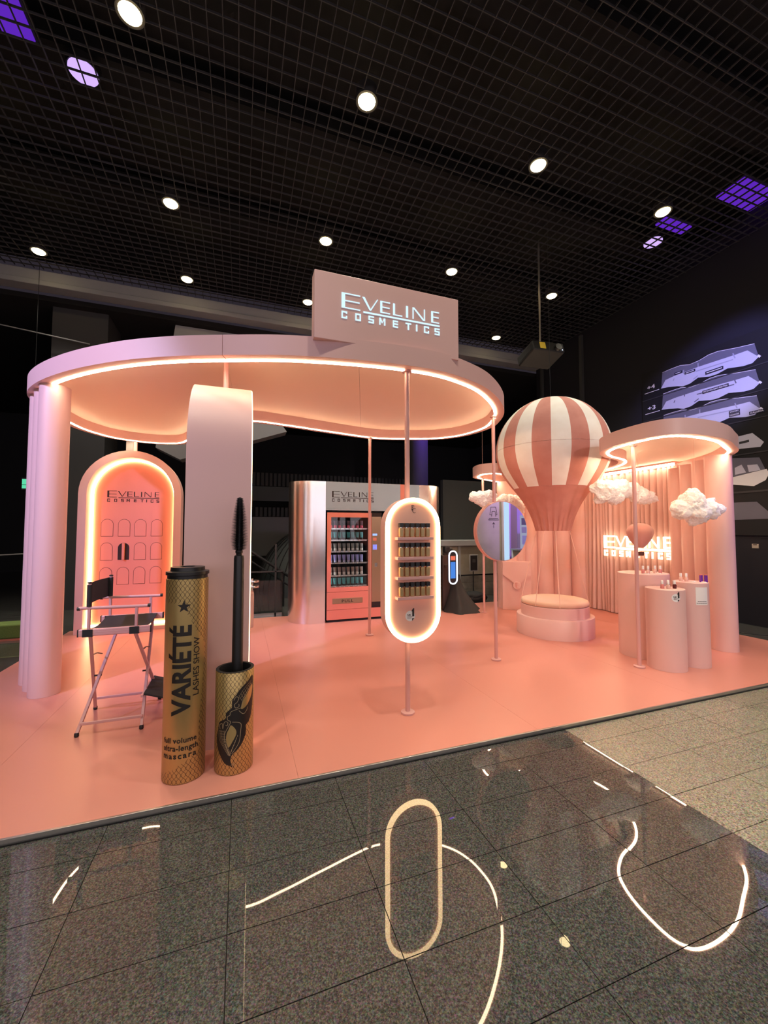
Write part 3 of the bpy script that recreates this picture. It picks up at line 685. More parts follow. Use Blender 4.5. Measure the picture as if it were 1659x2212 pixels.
for ln in ([(470, 720), (510, 660), (560, 690), (530, 760), (480, 800), (500, 860), (560, 850), (560, 800)], [(220, 1240), (215, 1170), (260, 1140), (270, 1230), (300, 1110), (360, 1110), (350, 1170), (320, 1160)], [(600, 880), (480, 900), (410, 930), (400, 980), (355, 1010), (360, 1070), (410, 1110), (330, 1260), (300, 1350), (320, 1520), (400, 1720)], [(600, 880), (640, 740), (720, 610), (815, 500)],
           [(440, 1110), (540, 1130), (600, 1180), (590, 1300), (560, 1500), (430, 1680)], [(560, 920), (640, 1000), (700, 960), (720, 900)], [(410, 1890), (450, 1860), (470, 1890), (440, 1910)]): line_print(ln, .0032, 'mask_scroll', .0018, 'goldlace')
for i in range(9): line_print([(195 + i * 20, 1280 + i * 46), (300 + i * 11, 1280 + i * 46)], .0016, 'mask_lace', .0017, 'goldlace')
for i in range(5): line_print([(200 + i * 24, 1260), (205 + i * 26, 1420), (280 + i * 22, 1560), (370 + i * 9, 1710)], .0016, 'mask_lace', .0017, 'goldlace')
for i in range(7): line_print([(560 + i * 36, 640 - i * 26), (620 + i * 28, 760 - i * 42)], .0016, 'mask_lace', .0017, 'goldlace')
for i in range(3): line_print([(575 + i * 20, 650 + i * 45), (660 + i * 20, 540 + i * 45), (790, 440 + i * 30)], .0016, 'mask_lace', .0017, 'goldlace')
for i in range(7): line_print([(400 + i * 22, 1690 - i * 50), (430 + i * 18, 1600 - i * 40)], .003, 'mask_lash', .0017, 'goldlace')

# ================================================================== STEEL KIOSK WITH VENDING MACHINE
KY, KB, KZ, KR = 6.67, 7.44, 2.355, .385
kc = (KY + KB) / 2
ki = thing('steel_kiosk', (2.1, kc, 0), 'brushed steel kiosk with rounded ends and dark word mark housing a vending machine', 'kiosk')
xl, xr = .775 + KR, 3.60 - KR
def endcap(xc, sgn, xflat, nm):
    A = [(xflat, KY)] + [(xc + sgn * KR * math.sin(PI * k / 28), kc - KR * math.cos(PI * k / 28)) for k in range(29)]
    B_ = [(xflat, KY + .012)] + [(xc + sgn * (KR - .012) * math.sin(PI * k / 28), kc - (KR - .012) * math.cos(PI * k / 28)) for k in range(29)]
    obj(nm, MB().ring(A, B_, fXY, .0, KZ, closed=False), 'chrome', ki, 50)
endcap(xl, -1, 1.335, 'curved_end'); endcap(xr, 1, 3.05, 'curved_end')
obj('header_panel', MB().box(1.337, 2.68, KY, KY + .012, 1.90, KZ), 'steel', ki)
obj('side_panel', MB().box(2.765, 3.048, KY, KY + .012, 0, KZ), 'steel', ki); obj('side_panel', MB().box(2.40, 2.68, KY, KY + .012, 0, 1.898), 'steel', ki)
obj('colour_stripe', MB().box(2.682, 2.763, KY - .001, KY + .012, 0, KZ), 'salmon', ki)
obj('opening_trim', MB().box(1.337, 2.40, KY - .004, KY + .02, 1.872, 1.898), 'steel', ki)
obj('back_panel', MB().box(xl, xr, KB - .012, KB, 0, KZ), 'steel', ki)
tp = [(xr + KR * math.sin(PI * k / 24), kc - KR * math.cos(PI * k / 24)) for k in range(25)] + [(xl - KR * math.sin(PI * k / 24), kc + KR * math.cos(PI * k / 24)) for k in range(25)]
obj('roof', MB().prism(offset(tp, .013), fXY, KZ - .03, KZ - .002), 'steel', ki)
obj('lettering', logo(MB(), .735, lambda u, v, d: (1.443 + u, KY - .0005 - d, 2.195 + v), .003), 'plum', ki, label='dark word mark')
VY = 6.685
vm = thing('vending_machine', (1.86, 7.0, 0), 'salmon vending machine full of cosmetics with lit glass front', 'vending machine')
VX0, VX1 = 1.365, 2.345
obj('cabinet', MB().box(VX0, VX1, 7.30, 7.33, .03, 1.85).box(VX0, VX0 + .025, VY + .03, 7.30, .03, 1.85).box(2.125, 2.14, VY + .03, 7.30, .50, 1.85).box(VX1 - .02, VX1, VY + .03, 7.30, .03, 1.85)
    .box(VX0 + .025, VX1 - .02, VY + .03, 7.30, 1.825, 1.85).box(VX0 + .025, VX1 - .02, VY + .03, 7.30, .03, .05), 'blackmat', vm)
obj('plinth', MB().box(VX0 + .01, VX1 - .01, VY + .02, 7.3, .0, .029), 'blackmat', vm)
gx0, gx1, gz0, gz1 = 1.433, 2.09, .574, 1.755
obj('door_frame', MB().box(VX0, gx0, VY, VY + .03, .50, 1.835).box(gx1, 2.145, VY, VY + .03, .50, 1.835).box(gx0, gx1, VY, VY + .03, gz1, 1.835).box(gx0, gx1, VY, VY + .03, .50, gz0), 'salmon', vm)
obj('glass_pane', MB().box(gx0, gx1, VY + .012, VY + .016, gz0, gz1), 'glass', vm)
obj('flap_panel', MB().box(VX0, 2.145, VY, VY + .03, .205, .494), 'salmon', vm)
fl = obj('delivery_flap', MB().box(1.46, 1.985, VY - .006, VY, .30, .39), 'bronze', vm, bevel=.003)
b = text2d('PULL', 1, .02, track=1.25); x0, x1, y0, y1 = bounds(b)
obj('flap_lettering', mapped(b, lambda u, v, d: (1.62 + (u - x0) / (x1 - x0) * .20, VY - .0075, .32 + (v - y0) / (y1 - y0) * .048)), 'ink', fl)
obj('kick_panel', MB().box(VX0, VX1, VY, VY + .03, .04, .20), 'salmon', vm)
cp = obj('control_panel', MB().box(2.15, VX1 - .02, VY - .004, VY + .03, .30, 1.77), 'bronze', vm)
obj('panel_foot', MB().box(2.15, VX1 - .02, VY - .004, VY + .03, .205, .297), 'plum', vm); obj('panel_head', MB().box(2.15, VX1 - .02, VY - .004, VY + .03, 1.773, 1.835), 'plum', vm)
obj('display', MB().box(2.165, 2.245, VY - .008, VY - .004, 1.44, 1.475), EM('blue_display', (.25, .38, 1.0), 1.6), cp)
obj('coin_slot', MB().box(2.17, 2.235, VY - .008, VY - .004, 1.355, 1.405), 'salmon', cp); obj('coin_return', MB().box(2.20, 2.25, VY - .008, VY - .004, .90, .97), 'chrome', cp)
for r_ in range(4):
    for c_ in range(3): obj('key', MB().box(2.170 + c_ * .025, 2.190 + c_ * .025, VY - .009, VY - .004, 1.20 + r_ * .022, 1.218 + r_ * .022), M.setdefault('bluekey', EM('blue_key', (.22, .25, 1.0), 1.5)), cp)
m_vl = EM('vending_light', (.85, .95, 1.0), 16.0)
obj('light_tube', MB().tube([(2.112, VY + .05, .60), (2.112, VY + .05, 1.74)], .007, 8), m_vl, vm); obj('light_tube', MB().tube([(1.40, VY + .06, .60), (1.40, VY + .06, 1.74)], .007, 8), m_vl, vm)
shz = [1.565, 1.368, 1.175, .98, .768, .585]
for z in shz:
    sh = obj('shelf', MB().box(1.395, 2.11, VY + .07, 7.25, z - .006, z), 'black', vm)
    obj('price_rail', MB().box(1.395, 2.075, VY + .055, VY + .07, z - .018, z + .006), 'chrome', sh)
    for i in range(8): obj('price_button', MB().tube([(1.45 + i * .0775, VY + .055, z - .006), (1.45 + i * .0775, VY + .047, z - .006)], .010, 10), 'white', sh)
def tubeitem(name, body, capm, hcap, flat):
    t = thing(name, (0, 0, 0), '', 'cosmetic')
    rr = .027
    b = MB()
    rows_ = 6; n = 14; vs = []
    for i in range(rows_ + 1):
        f_ = i / rows_; z = hcap + (.135 - hcap) * f_
        sx = 1 + .15 * f_; sy = 1 - flat * f_
        vs += [(rr * sx * math.cos(2 * PI * k / n), rr * sy * math.sin(2 * PI * k / n) + .012 * f_, z) for k in range(n)]
    b.add(vs, [(i * n + k, i * n + (k + 1) % n, (i + 1) * n + (k + 1) % n, (i + 1) * n + k) for i in range(rows_) for k in range(n)] + [tuple(rows_ * n + k for k in range(n))])
    obj('body', b, body, t, 50)
    obj('cap', MB().lathe(0, 0, [(.018, 0), (.026, .006), (.028, hcap * .5), (.026, hcap - .004), (.02, hcap)], 14), capm, t, 50)
    return t
cm = lambda n, c, r=.3: P(n, c, r)
kinds = [('pink nail polish with dark cap', 'cosmetic_bottle', cm('dark_violet', (.09, .05, .09)), cm('hot_pink', (.85, .10, .22)), .055, .35), ('teal pouch with black base', 'cosmetic_pouch', cm('teal_foil', (.05, .30, .33), .25), 'black', .04, .8),
         ('grey tube with round white cap', 'cosmetic_tube', cm('grey_tube', (.25, .27, .27)), cm('white_cap', (.80, .84, .82)), .055, .7), ('lilac pouch with pale base', 'cosmetic_pouch', cm('lilac_foil', (.30, .31, .66), .25), cm('pale_lilac', (.55, .58, .80)), .04, .8),
         ('taupe tube with round white cap', 'cosmetic_tube', cm('taupe_tube', (.30, .22, .20)), cm('ivory_cap', (.82, .79, .72)), .055, .7), ('aqua pouch with black base', 'cosmetic_pouch', cm('aqua_foil', (.06, .34, .37), .25), 'black', .035, .8)]
ordn = ['leftmost', 'second from left', 'third from left', 'fourth from left', 'fourth from right', 'third from right', 'second from right', 'rightmost']
rown = ['top', 'second', 'third', 'fourth', 'fifth', 'bottom']
for ri, (desc, nm, bm_, cpm, hc, fl_) in enumerate(kinds):
    proto = tubeitem(nm, bm_, cpm, hc, fl_)
    for i in range(8):
        loc = (1.45 + i * .0775, VY + .105, shz[ri])
        lab = '%s, %s on the %s vending shelf' % (desc, ordn[i], rown[ri]); grp = 'cosmetics on the %s shelf of the vending machine' % rown[ri]
        if i == 0: proto.location = loc; proto['label'] = lab; proto['group'] = grp
        else: dup(proto, loc, lab, grp)

# ================================================================== OVAL BOTTLE DISPLAY
OX, OH, OZ0, OZ1, OY = 1.3615, .242, .608, 1.803, 3.085
od = thing('oval_display', (OX, 3.16, OZ0), 'pink oval display on a post with glowing LED rim and four bottle shelves', 'display')
fo = fXZ(OY)
obj('body', MB().prism(stadium(OX, OH, OZ0, OZ1), fo, .03, .155), 'pink', od, 30)
obj('face_panel', MB().prism(stadium(OX, OH - .030, OZ0 + .030, OZ1 - .030), fo, .012, .0295), 'panel2', od, 30)
obj('led_strip', MB().ring(stadium(OX, OH + .002, OZ0 - .002, OZ1 + .002), stadium(OX, OH - .028, OZ0 + .028, OZ1 - .028), fo, .0, .0295), 'led_oval', od, 30)
FZ = OY + .012
obj('pole', MB().tube([(1.346, 3.19, OZ1 - .006), (1.346, 3.19, 2.9195)], .021, 16), 'pinkmetal', od, 40); obj('pole', MB().tube([(1.346, 3.19, .0), (1.346, 3.19, OZ0 + .004)], .021, 16), 'pinkmetal', od, 40)
obj('base_flange', MB().lathe(1.346, 3.19, [(.058, 0), (.058, .014), (.052, .018), (.021, .018)], 24), 'pinkmetal', od, 40); obj('top_flange', MB().lathe(1.346, 3.19, [(.021, 2.908), (.042, 2.908), (.042, 2.9195), (.021, 2.9195)], 24), 'pinkmetal', od, 40)
def stroke_text(parts, name, parent, mat='plum', y=FZ):
    b = MB()
    for p in parts: b.prism(p, lambda u, v, d: (u, y - .0005 - d, v), 0, .0015)
    return obj(name, b, mat, parent)
mono = [[(1.344, 1.742), (1.368, 1.742), (1.368, 1.738), (1.344, 1.738)], [(1.347, 1.738), (1.352, 1.738), (1.352, 1.704), (1.347, 1.704)], [(1.352, 1.725), (1.362, 1.725), (1.362, 1.722), (1.352, 1.722)], [(1.344, 1.704), (1.358, 1.704), (1.358, 1.700), (1.344, 1.700)], [(1.365, 1.738), (1.368, 1.738), (1.368, 1.730), (1.365, 1.730)]]
cpts = [(1.371 + .0165 * math.cos(a), 1.698 + .019 * math.sin(a)) for a in [R(50 + 260 * k / 14) for k in range(15)]]
for i in range(14): mono.append(quadstroke(cpts[i], cpts[i + 1], .0045 if 3 < i < 10 else .0025))
stroke_text(mono, 'monogram', od)
def badge(parent, f, r, name='round_badge'):           # NR 1 badge; f(u,v,d)
    bd = obj(name, MB().prism([(r * math.cos(2 * PI * k / 28), r * math.sin(2 * PI * k / 28)) for k in range(28)], f, 0, .001), 'white', parent)
    one = [(.28, .95), (.62, 1.45), (.82, 1.45), (.82, -.1), (.42, -.1), (.42, .85), (.28, .85)]
    b = MB().prism([(x * r, y * r) for x, y in one], f, .001, .002); b.prism([(x * r, y * r) for x, y in [(.40, -.45), (.85, -.45), (.40, -.98)]], f, .001, .002)
    obj('numeral', b, 'ink', bd)
    tb = text2d('NR', 1, .03); x0, x1, y0, y1 = bounds(tb); obj('badge_lettering', mapped(tb, lambda u, v, d: f(-.6 * r + (u - x0) / (x1 - x0) * .75 * r, .05 * r + (v - y0) / (y1 - y0) * .32 * r, .0016)), 'ink', bd)
    b = MB()
    for y, w in ((-.2, 1.0), (-.42, .85)): b.prism([(-.6 * r, y * r), ((-.6 + w) * r, y * r), ((-.6 + w) * r, (y + .07) * r), (-.6 * r, (y + .07) * r)], f, .001, .0016)
    obj('small_print', b, 'ink', bd)
    return bd
badge(od, lambda u, v, d: (1.330 + u, FZ - .0005 - d, .825 + v), .043)
sz = [1.452, 1.291, 1.130, .968]
for z in sz: obj('shelf', MB().box(1.195, 1.515, OY - .055, OY + .013, z, z + .024), 'pinkmetal', od, bevel=.002)
amber = P('gold_label', (.40, .28, .13), .35, .5); bglass = P('amber_glass', (.52, .33, .15), .12)
bt = thing('gold_bottle', (0, 0, 0), '', 'bottle')
obj('body', MB().box(-.0165, .0165, -.0165, .0165, .0, .074), bglass, bt, bevel=.005); obj('label', MB().box(-.0135, .0135, -.0178, -.0166, .008, .062), amber, bt)
obj('neck', MB().lathe(0, 0, [(.010, .0738), (.010, .080)], 12), 'chrome', bt, 40); obj('cap', MB().box(-.0175, .0175, -.0175, .0175, .0795, .114), 'black', bt, bevel=.002)
o6 = ['leftmost', 'second from left', 'third from left', 'third from right', 'second from right', 'rightmost']; r4 = ['top', 'second', 'third', 'bottom']
first = True
for ri, z in enumerate(sz):
    for i in range(6):
        lab = 'gold bottle with black cap, %s on the %s shelf of oval display' % (o6[i], r4[ri])
        loc = (1.235 + i * .0475, OY - .026, z + .0245); grp = 'gold bottles on the oval display'
        if first: bt.location = loc; bt['label'] = lab; bt['group'] = grp; first = False
        else: dup(bt, loc, lab, grp)

# ================================================================== ROUND MIRROR
MX, MZ, MYf = 2.925, 1.524, 4.03
mr_ = thing('round_mirror', (MX, 4.06, MZ - .36), 'round mirror in a thick pink drum frame on a post', 'mirror')
obj('frame', MB().tube([(MX, MYf + .004, MZ), (MX, MYf + .068, MZ)], .357, 72), 'pinkmetal', mr_, 40)
obj('glass', MB().tube([(MX, MYf, MZ), (MX, MYf + .0035, MZ)], .348, 72), 'mirror', mr_, 40)

# ================================================================== PODIUM, STRIPED BALLOON
BX, BY = 4.49, 4.935
pod = thing('podium', (BX, BY, 0), 'round pink two step podium below the striped balloon', 'podium')
obj('lower_step', MB().lathe(BX, BY, [(.545, 0), (.545, .272), (.541, .277), (.001, .277)], 64), 'pink', pod, 40)
obj('upper_step', MB().lathe(BX - .012, BY - .012, [(.477, .2775), (.477, .428), (.473, .432), (.001, .432)], 64), 'pink', pod, 40)
b = MB().lathe(BX - .012, BY - .012, [(.001, .4325), (.455, .4325), (.474, .447), (.478, .472), (.468, .495), (.44, .507), (.3, .513), (.001, .515)], 64)
obj('seat_cushion', b, 'cushion', smooth=60, label='round beige upholstered cushion on the pink podium', cat='cushion')
bal = thing('striped_balloon', (BX, BY, 1.52), 'big pink and cream striped hot air balloon decoration', 'balloon')
zc, rb = 2.745, .815
prof = []
for k_ in range(0, 21):
    a = PI / 2 - k_ * (PI / 2) / 20; prof.append((rb * math.cos(a) if k_ else .002, zc + .82 * math.sin(a)))
low = [(.812, 2.66), (.785, 2.54), (.735, 2.42), (.66, 2.30), (.565, 2.165)]
skirt = [(.565, 2.165), (.47, 2.04), (.39, 1.91), (.325, 1.78), (.275, 1.65), (.238, 1.525)]
NG = 20; av = math.atan2(-BY, -BX)
for g in range(NG):
    a0 = av + g * 2 * PI / NG; a1 = a0 + 2 * PI / NG; mat = 'balloonwhite' if g % 2 == 0 else 'balloonpink'
    def puff(pr): # slightly pillowed gore
        b = MB(); n = 6; vs = []
        for r, z in pr:
            for k_ in range(n + 1):
                f_ = k_ / n; rr = r * (1 + .010 * math.sin(PI * f_)); a = a0 + (a1 - a0) * f_; vs.append((BX + rr * math.cos(a), BY + rr * math.sin(a), z))
        b.add(vs, [(i * (n + 1) + k_, i * (n + 1) + k_ + 1, (i + 1) * (n + 1) + k_ + 1, (i + 1) * (n + 1) + k_) for i in range(len(pr) - 1) for k_ in range(n)]); return b
    obj('gore', puff(prof[:-1] + [(rb, zc + .01)]), mat, bal, 50)
    obj('gore', puff([(rb - .001, zc + .008), (rb, zc - .03)] + catmull(low, 4, False)), mat, bal, 50)
pr = catmull(skirt, 5, False); n = 120; vs = []
for i, (r, z) in enumerate(pr):
    w = (i / (len(pr) - 1)) ** 1.7
    for k_ in range(n):
        a = 2 * PI * k_ / n; rr = r * (1 + w * .05 * math.sin(19 * a + 1.3 * math.sin(3 * a)) + .03 * w * math.sin(47 * a)); vs.append((BX + rr * math.cos(a), BY + rr * math.sin(a), z))
b = MB().add(vs, [(i * n + k_, i * n + (k_ + 1) % n, (i + 1) * n + (k_ + 1) % n, (i + 1) * n + k_) for i in range(len(pr) - 1) for k_ in range(n)])
obj('skirt', b, 'balloonpink', bal, 60)
for a in (av - 1.45, av - .55, av + .15, av + 1.35, av + 3.0):
    p = (BX + .236 * math.cos(a), BY + .236 * math.sin(a), 1.53); e = (BX - .012 + .481 * math.cos(a), BY - .012 + .481 * math.sin(a), .445)
    obj('rope', MB().tube([p, e], .0045, 6), 'rope', bal)
obj('hanging_wire', MB().tube([(BX, BY, 3.56), (BX, BY, CZ)], .003, 6), 'black', bal)

# ================================================================== ENVELOPE PANEL
e0, e1 = Vector((4.815, 6.665)), Vector((5.255, 6.365)); ed = (e1 - e0).normalized(); en = Vector((ed.y, -ed.x)); EL = (e1 - e0).length; EH = .93
if en.dot(Vector((-1, -1))) < 0: en = -en
fe = lambda u, v, d: (e0.x + ed.x * u - en.x * d, e0.y + ed.y * u - en.y * d, v)    # d goes back
ev = thing('envelope_panel', (5.04, 6.5, 0), 'upright pink envelope shaped box with a round seal beside the podium', 'envelope')
obj('box', MB().prism([(0, 0), (EL, 0), (EL, EH), (0, EH)], fe, 0, .13), 'pink', ev, bevel=.004)
obj('flap', MB().prism([(.012, EH - .008), (EL - .012, EH - .008), (EL - .004, .68), (EL / 2 + .03, .50), (EL / 2 - .03, .50), (.004, .68)], fe, -.034, -.0005), 'pink', ev)
obj('seal', MB().prism([(EL / 2 + .075 * math.cos(2 * PI * k_ / 28), .475 + .075 * math.sin(2 * PI * k_ / 28)) for k_ in range(28)], fe, -.048, -.0345), 'pink', ev, bevel=.004)
b = MB()
for p in mono: b.prism([((x - 1.364) * 1.6 + EL / 2, (y - 1.71) * 1.6 + .475) for x, y in p], fe, -.054, -.0482)
obj('seal_monogram', b, 'salmon', ev)

# ================================================================== CURTAIN, NEON
cu = thing('curtain', (6.62, 5.4, 0), 'floor length rose velvet curtain in deep folds under the curved canopy', 'curtain')
ya, yb, ny, nz = 4.50, 6.42, 420, 24; vs = []
for j in range(nz + 1):
    fz_ = j / nz; z = .012 + 2.56 * fz_
    for i in range(ny + 1):
        f_ = i / ny; y = ya + (yb - ya) * f_
        ph = 2 * PI * (21 * f_ + .5 * math.sin(7 * f_) + .35 * math.sin(17 * f_ + 2 * (1 - fz_) * .6))
        am = .050 + .014 * math.sin(31 * f_); fine = .008 * math.sin(ph * 2.3 + 1) * fz_ ** 3
        x = 6.60 + am * math.sin(ph) * (1 - .35 * fz_) + fine + .02 * (1 - fz_) ** 6 * math.sin(9 * f_ * PI)
        vs.append((x, y + .015 * math.cos(ph), z))
b = MB().add(vs, [(j * (ny + 1) + i, j * (ny + 1) + i + 1, (j + 1) * (ny + 1) + i + 1, (j + 1) * (ny + 1) + i) for j in range(nz) for i in range(ny)])
obj('cloth', b, 'velvet', cu, 80)
obj('rail', MB().box(6.57, 6.63, ya, yb, 2.575, 2.60), 'pinkmetal', cu)
obj('led_strip', MB().box(6.50, 6.53, ya - .02, yb, 2.592, 2.612), 'led_curtain', cu); obj('led_channel', MB().box(6.495, 6.64, ya - .02, yb, 2.6125, 2.638), 'pinkmetal', cu)
ne = thing('neon_sign', (6.50, 5.18, 1.02), 'glowing warm white word mark sign mounted on the curtain', 'sign')
kk = 1.257 / 581
for li, letter in enumerate(LOGO):
    b = MB(); ex_ = 3.2 if li < 8 else 1.1
    for p in letter:
        c = (sum(q[0] for q in p) / len(p), sum(q[1] for q in p) / len(p))
        def fat(q, e=ex_): return (q[0] + e * (1 if q[0] > c[0] else -1), q[1] + e * (1 if q[1] > c[1] else -1))
        b.prism([((x) * kk, y * kk * 1.22) for x, y in map(fat, p)], lambda u, v, d: (6.50 - d, 5.808 - u, 1.432 + v), 0, .018)
    obj('letter', b, 'neon', ne)
obj('backing', MB().box(6.502, 6.508, 4.55, 5.81, 1.20, 1.212).box(6.502, 6.525, 5.40, 5.42, 1.195, 1.215).box(6.502, 6.525, 4.9, 4.92, 1.195, 1.215), 'pinkmetal', ne)
# small rose balloon
sb = thing('small_balloon', (5.42, 4.24, 1.2), 'small rose fabric balloon with a tiny basket hanging before the curtain', 'balloon')
b = MB(); pr = [(.002, 1.635), (.06, 1.63), (.115, 1.605), (.155, 1.56), (.168, 1.51), (.155, 1.45), (.12, 1.38), (.08, 1.325), (.045, 1.285)]
b.lathe(5.42, 4.24, catmull(pr, 3, False), 28); b.v = [(5.42 + (x - 5.42) * (1 + .03 * math.cos(8 * math.atan2(y - 4.24, x - 5.42))), 4.24 + (y - 4.24) * (1 + .03 * math.cos(8 * math.atan2(y - 4.24, x - 5.42))), z) for x, y, z in b.v]
obj('envelope', b, 'velvet2', sb, 60)
obj('basket', MB().lathe(5.42, 4.24, [(.04, 1.17), (.05, 1.225), (.045, 1.225), (.036, 1.175), (.001, 1.175)], 16), P('brown_wicker', (.12, .05, .04), .8), sb, 40)
for a in (0, 1.57, 3.14, 4.71): obj('cord', MB().tube([(5.42 + .044 * math.cos(a), 4.24 + .044 * math.sin(a), 1.287), (5.42 + .047 * math.cos(a), 4.24 + .047 * math.sin(a), 1.224)], .0025, 6), 'rope', sb)
obj('hanging_wire', MB().tube([(5.42, 4.24, 1.634), (5.42, 4.24, 2.64)], .0015, 6), 'rope', sb)

# ================================================================== COTTON CLOUDS
def cloud(c, blobs, seed, lab, top):
    t = thing('cotton_cloud', c, lab, 'cloud', 'white cotton clouds hanging over the booth')
    bm = bmesh.new(); bmesh.ops.create_icosphere(bm, subdivisions=6, radius=1)
    right = Vector((math.cos(R(19.56)), -math.sin(R(19.56)), 0)); back = Vector((right.y * -1, right.x, 0)); sd = Vector((seed * 3.1, seed * 1.7, 0)); b = MB()
    sph = [(right * x + back * y + Vector((0, 0, z)), r) for x, y, z, r in blobs]
    for v in bm.verts:
        d = v.co.normalized(); best = .02
        for o, r in sph:
            bb = d.dot(o); q = bb * bb - o.length_squared + r * r
            if q >= 0: best = max(best, bb + math.sqrt(q))
        p = d * best
        n1 = noise.fractal(p * 9 + sd, .9, 2.1, 4); n2 = noise.fractal(p * 30 + sd, .8, 2.2, 3)
        n3 = noise.fractal(p * 75 + sd, .7, 2.2, 2); v.co = p * (1 + .16 * n1) + d * (.012 * n2 + .004 * n3 + .010 * abs(n1))
    bm.verts.index_update(); b.add([v.co + Vector(c) for v in bm.verts], [tuple(v.index for v in f_.verts) for f_ in bm.faces]); bm.free()
    obj('cotton', b, 'cotton', t, 60)
    obj('hanging_wire', MB().tube([(c[0], c[1], c[2]), (c[0], c[1], top)], .0012, 6), 'rope', t)
cloud((4.835, 4.19, 2.07), [(-.05, 0, .0, .15), (-.16, 0, .05, .11), (.12, 0, .03, .13), (.05, 0, -.06, .12), (-.12, .02, -.06, .10), (.19, 0, -.02, .07)], 1, 'white cotton cloud touching the right flank of the striped balloon', 2.6)
cloud((5.766, 4.51, 2.09), [(-.10, 0, .05, .12), (.02, 0, -.02, .13), (.15, 0, -.05, .10), (.23, 0, -.07, .06), (-.2, 0, .04, .09)], 2, 'cotton cloud hanging close before the curtain behind the post', 2.64)
cloud((5.212, 3.339, 1.815), [(-.05, 0, .05, .15), (-.17, 0, -.03, .12), (.0, 0, -.06, .15), (.15, 0, -.02, .12), (.25, 0, -.04, .08), (-.04, 0, .12, .09), (-.24, 0, -.02, .06)], 3, 'largest cotton cloud above the plinths by the right column', 2.64)
cloud((3.73, 5.66, 2.06), [(-.05, 0, .0, .11), (-.14, 0, .02, .09), (.08, 0, .02, .11), (.14, 0, .03, .08), (.0, 0, -.04, .10)], 4, 'cotton cloud left of the round mirror', 4.0)
cloud((4.30, 5.75, 1.96), [(-.08, 0, .06, .11), (.03, 0, .04, .13), (.12, 0, -.02, .12), (.17, 0, -.08, .08), (-.15, 0, .08, .07), (.1, 0, .1, .07)], 5, 'cotton cloud between the round mirror and the striped balloon', 2.6)

# ================================================================== PLINTHS AND SAMPLES
def plinth(x, y, r, h, lab):
    t = thing('plinth', (x, y, 0), lab, 'plinth', 'pink cylindrical product plinths')
    obj('body', MB().lathe(x, y, [(r, 0), (r, h - .004), (r - .004, h), (.001, h)], 56), 'pink', t, 40); return t
pA = plinth(4.529, 3.263, .19, .881, 'shortest pink cylinder plinth in front, with a round badge')
pB = plinth(4.919, 3.242, .17, .94, 'pink cylinder plinth with a white card on its side')
pC = plinth(4.745, 3.69, .277, 1.005, 'widest and tallest pink cylinder plinth, behind the post')
def onround(cx, cy, r, a): return lambda u, v, d: (cx + (r + .0008 + d) * math.cos(a + u / r), cy + (r + .0008 + d) * math.sin(a + u / r), v)
fa = onround(4.529, 3.263, .19, math.atan2(-3.263, -4.529) + .55)
badge(pA, lambda u, v, d: fa(u, v + .80, d), .044)
fbk = onround(4.919, 3.242, .17, math.atan2(-3.242, -4.919) + .66)
b = MB()
for i in range(8): b.prism([(-.066 + i * .0165, .70), (-.066 + (i + 1) * .0165, .70), (-.066 + (i + 1) * .0165, .895), (-.066 + i * .0165, .895)], fbk, 0, .0015)
card = obj('info_card', b, 'white', pB)
b = MB()
for z, w in ((.735, .05), (.717, .06)):
    for i in range(6): b.prism([(-w + i * w / 3, z), (-w + (i + .9) * w / 3, z), (-w + (i + .9) * w / 3, z + .006), (-w + i * w / 3, z + .006)], fbk, .0016, .002)
obj('card_print', b, 'plum', card)
def jar(x, y, z, kind, lab, grp):
    t = thing('sample_bottle', (x, y, z), lab, 'bottle', grp)
    cols = {'pink': (.62, .22, .20), 'red': (.10, .012, .012), 'clear': (.70, .45, .38), 'violet': (.16, .03, .38)}
    key = 'samp_' + kind
    if key not in M: M[key] = P(key, cols[kind], .15)
    if kind == 'violet':
        obj('box', MB().box(x - .012, x + .012, y - .012, y + .012, z, z + .085), M[key], t, bevel=.002); obj('band', MB().box(x - .0125, x + .0125, y - .0125, y + .0125, z + .078, z + .088), 'salmon', t)
        return
    obj('glass', MB().lathe(x, y, [(.017, z), (.019, z + .004), (.019, z + .04), (.009, z + .05)], 16), M[key], t, 50)
    obj('cap', MB().lathe(x, y, [(.0125, z + .0501), (.0125, z + .088), (.010, z + .092), (.001, z + .092)], 16), 'white', t, 50)
def dish(x, y, z, lab, grp, r=.034):
    t = thing('sample_disc', (x, y, z), lab, 'disc', grp)
    obj('disc', MB().lathe(x, y, [(r, z), (r, z + .006), (r - .003, z + .009), (.001, z + .009)], 24), 'white', t, 40); obj('insert', MB().lathe(x, y, [(r * .6, z + .0092), (r * .55, z + .011), (.001, z + .011)], 24), 'cushion', t, 40)
gA, gB, gC = 'samples on the short plinth', 'samples on the carded plinth', 'samples on the tall plinth'
jar(4.46, 3.24, .881, 'pink', 'pink bottle with white cap at the left end of the row on the short plinth', gA); jar(4.505, 3.205, .881, 'clear', 'clear bottle with white cap, second from left on the short plinth', gA)
jar(4.55, 3.235, .881, 'red', 'dark red bottle with white cap, third from left on the short plinth', gA); jar(4.585, 3.19, .881, 'red', 'dark red bottle with white cap, right end of the row on the short plinth', gA)
jar(4.865, 3.31, .94, 'clear', 'clear bottle with white cap, left of the pair on the carded plinth', gB); jar(4.905, 3.275, .94, 'clear', 'clear bottle with white cap, right of the pair on the carded plinth', gB)
jar(4.985, 3.165, .94, 'violet', 'violet sample box, left of the two on the carded plinth', gB); jar(5.02, 3.135, .94, 'violet', 'violet sample box, right of the two on the carded plinth', gB)
dish(4.90, 3.20, .94, 'white round sample disc at the left on the carded plinth', gB, .026); dish(4.955, 3.115, .94, 'white round sample disc near the violet boxes', gB, .026)
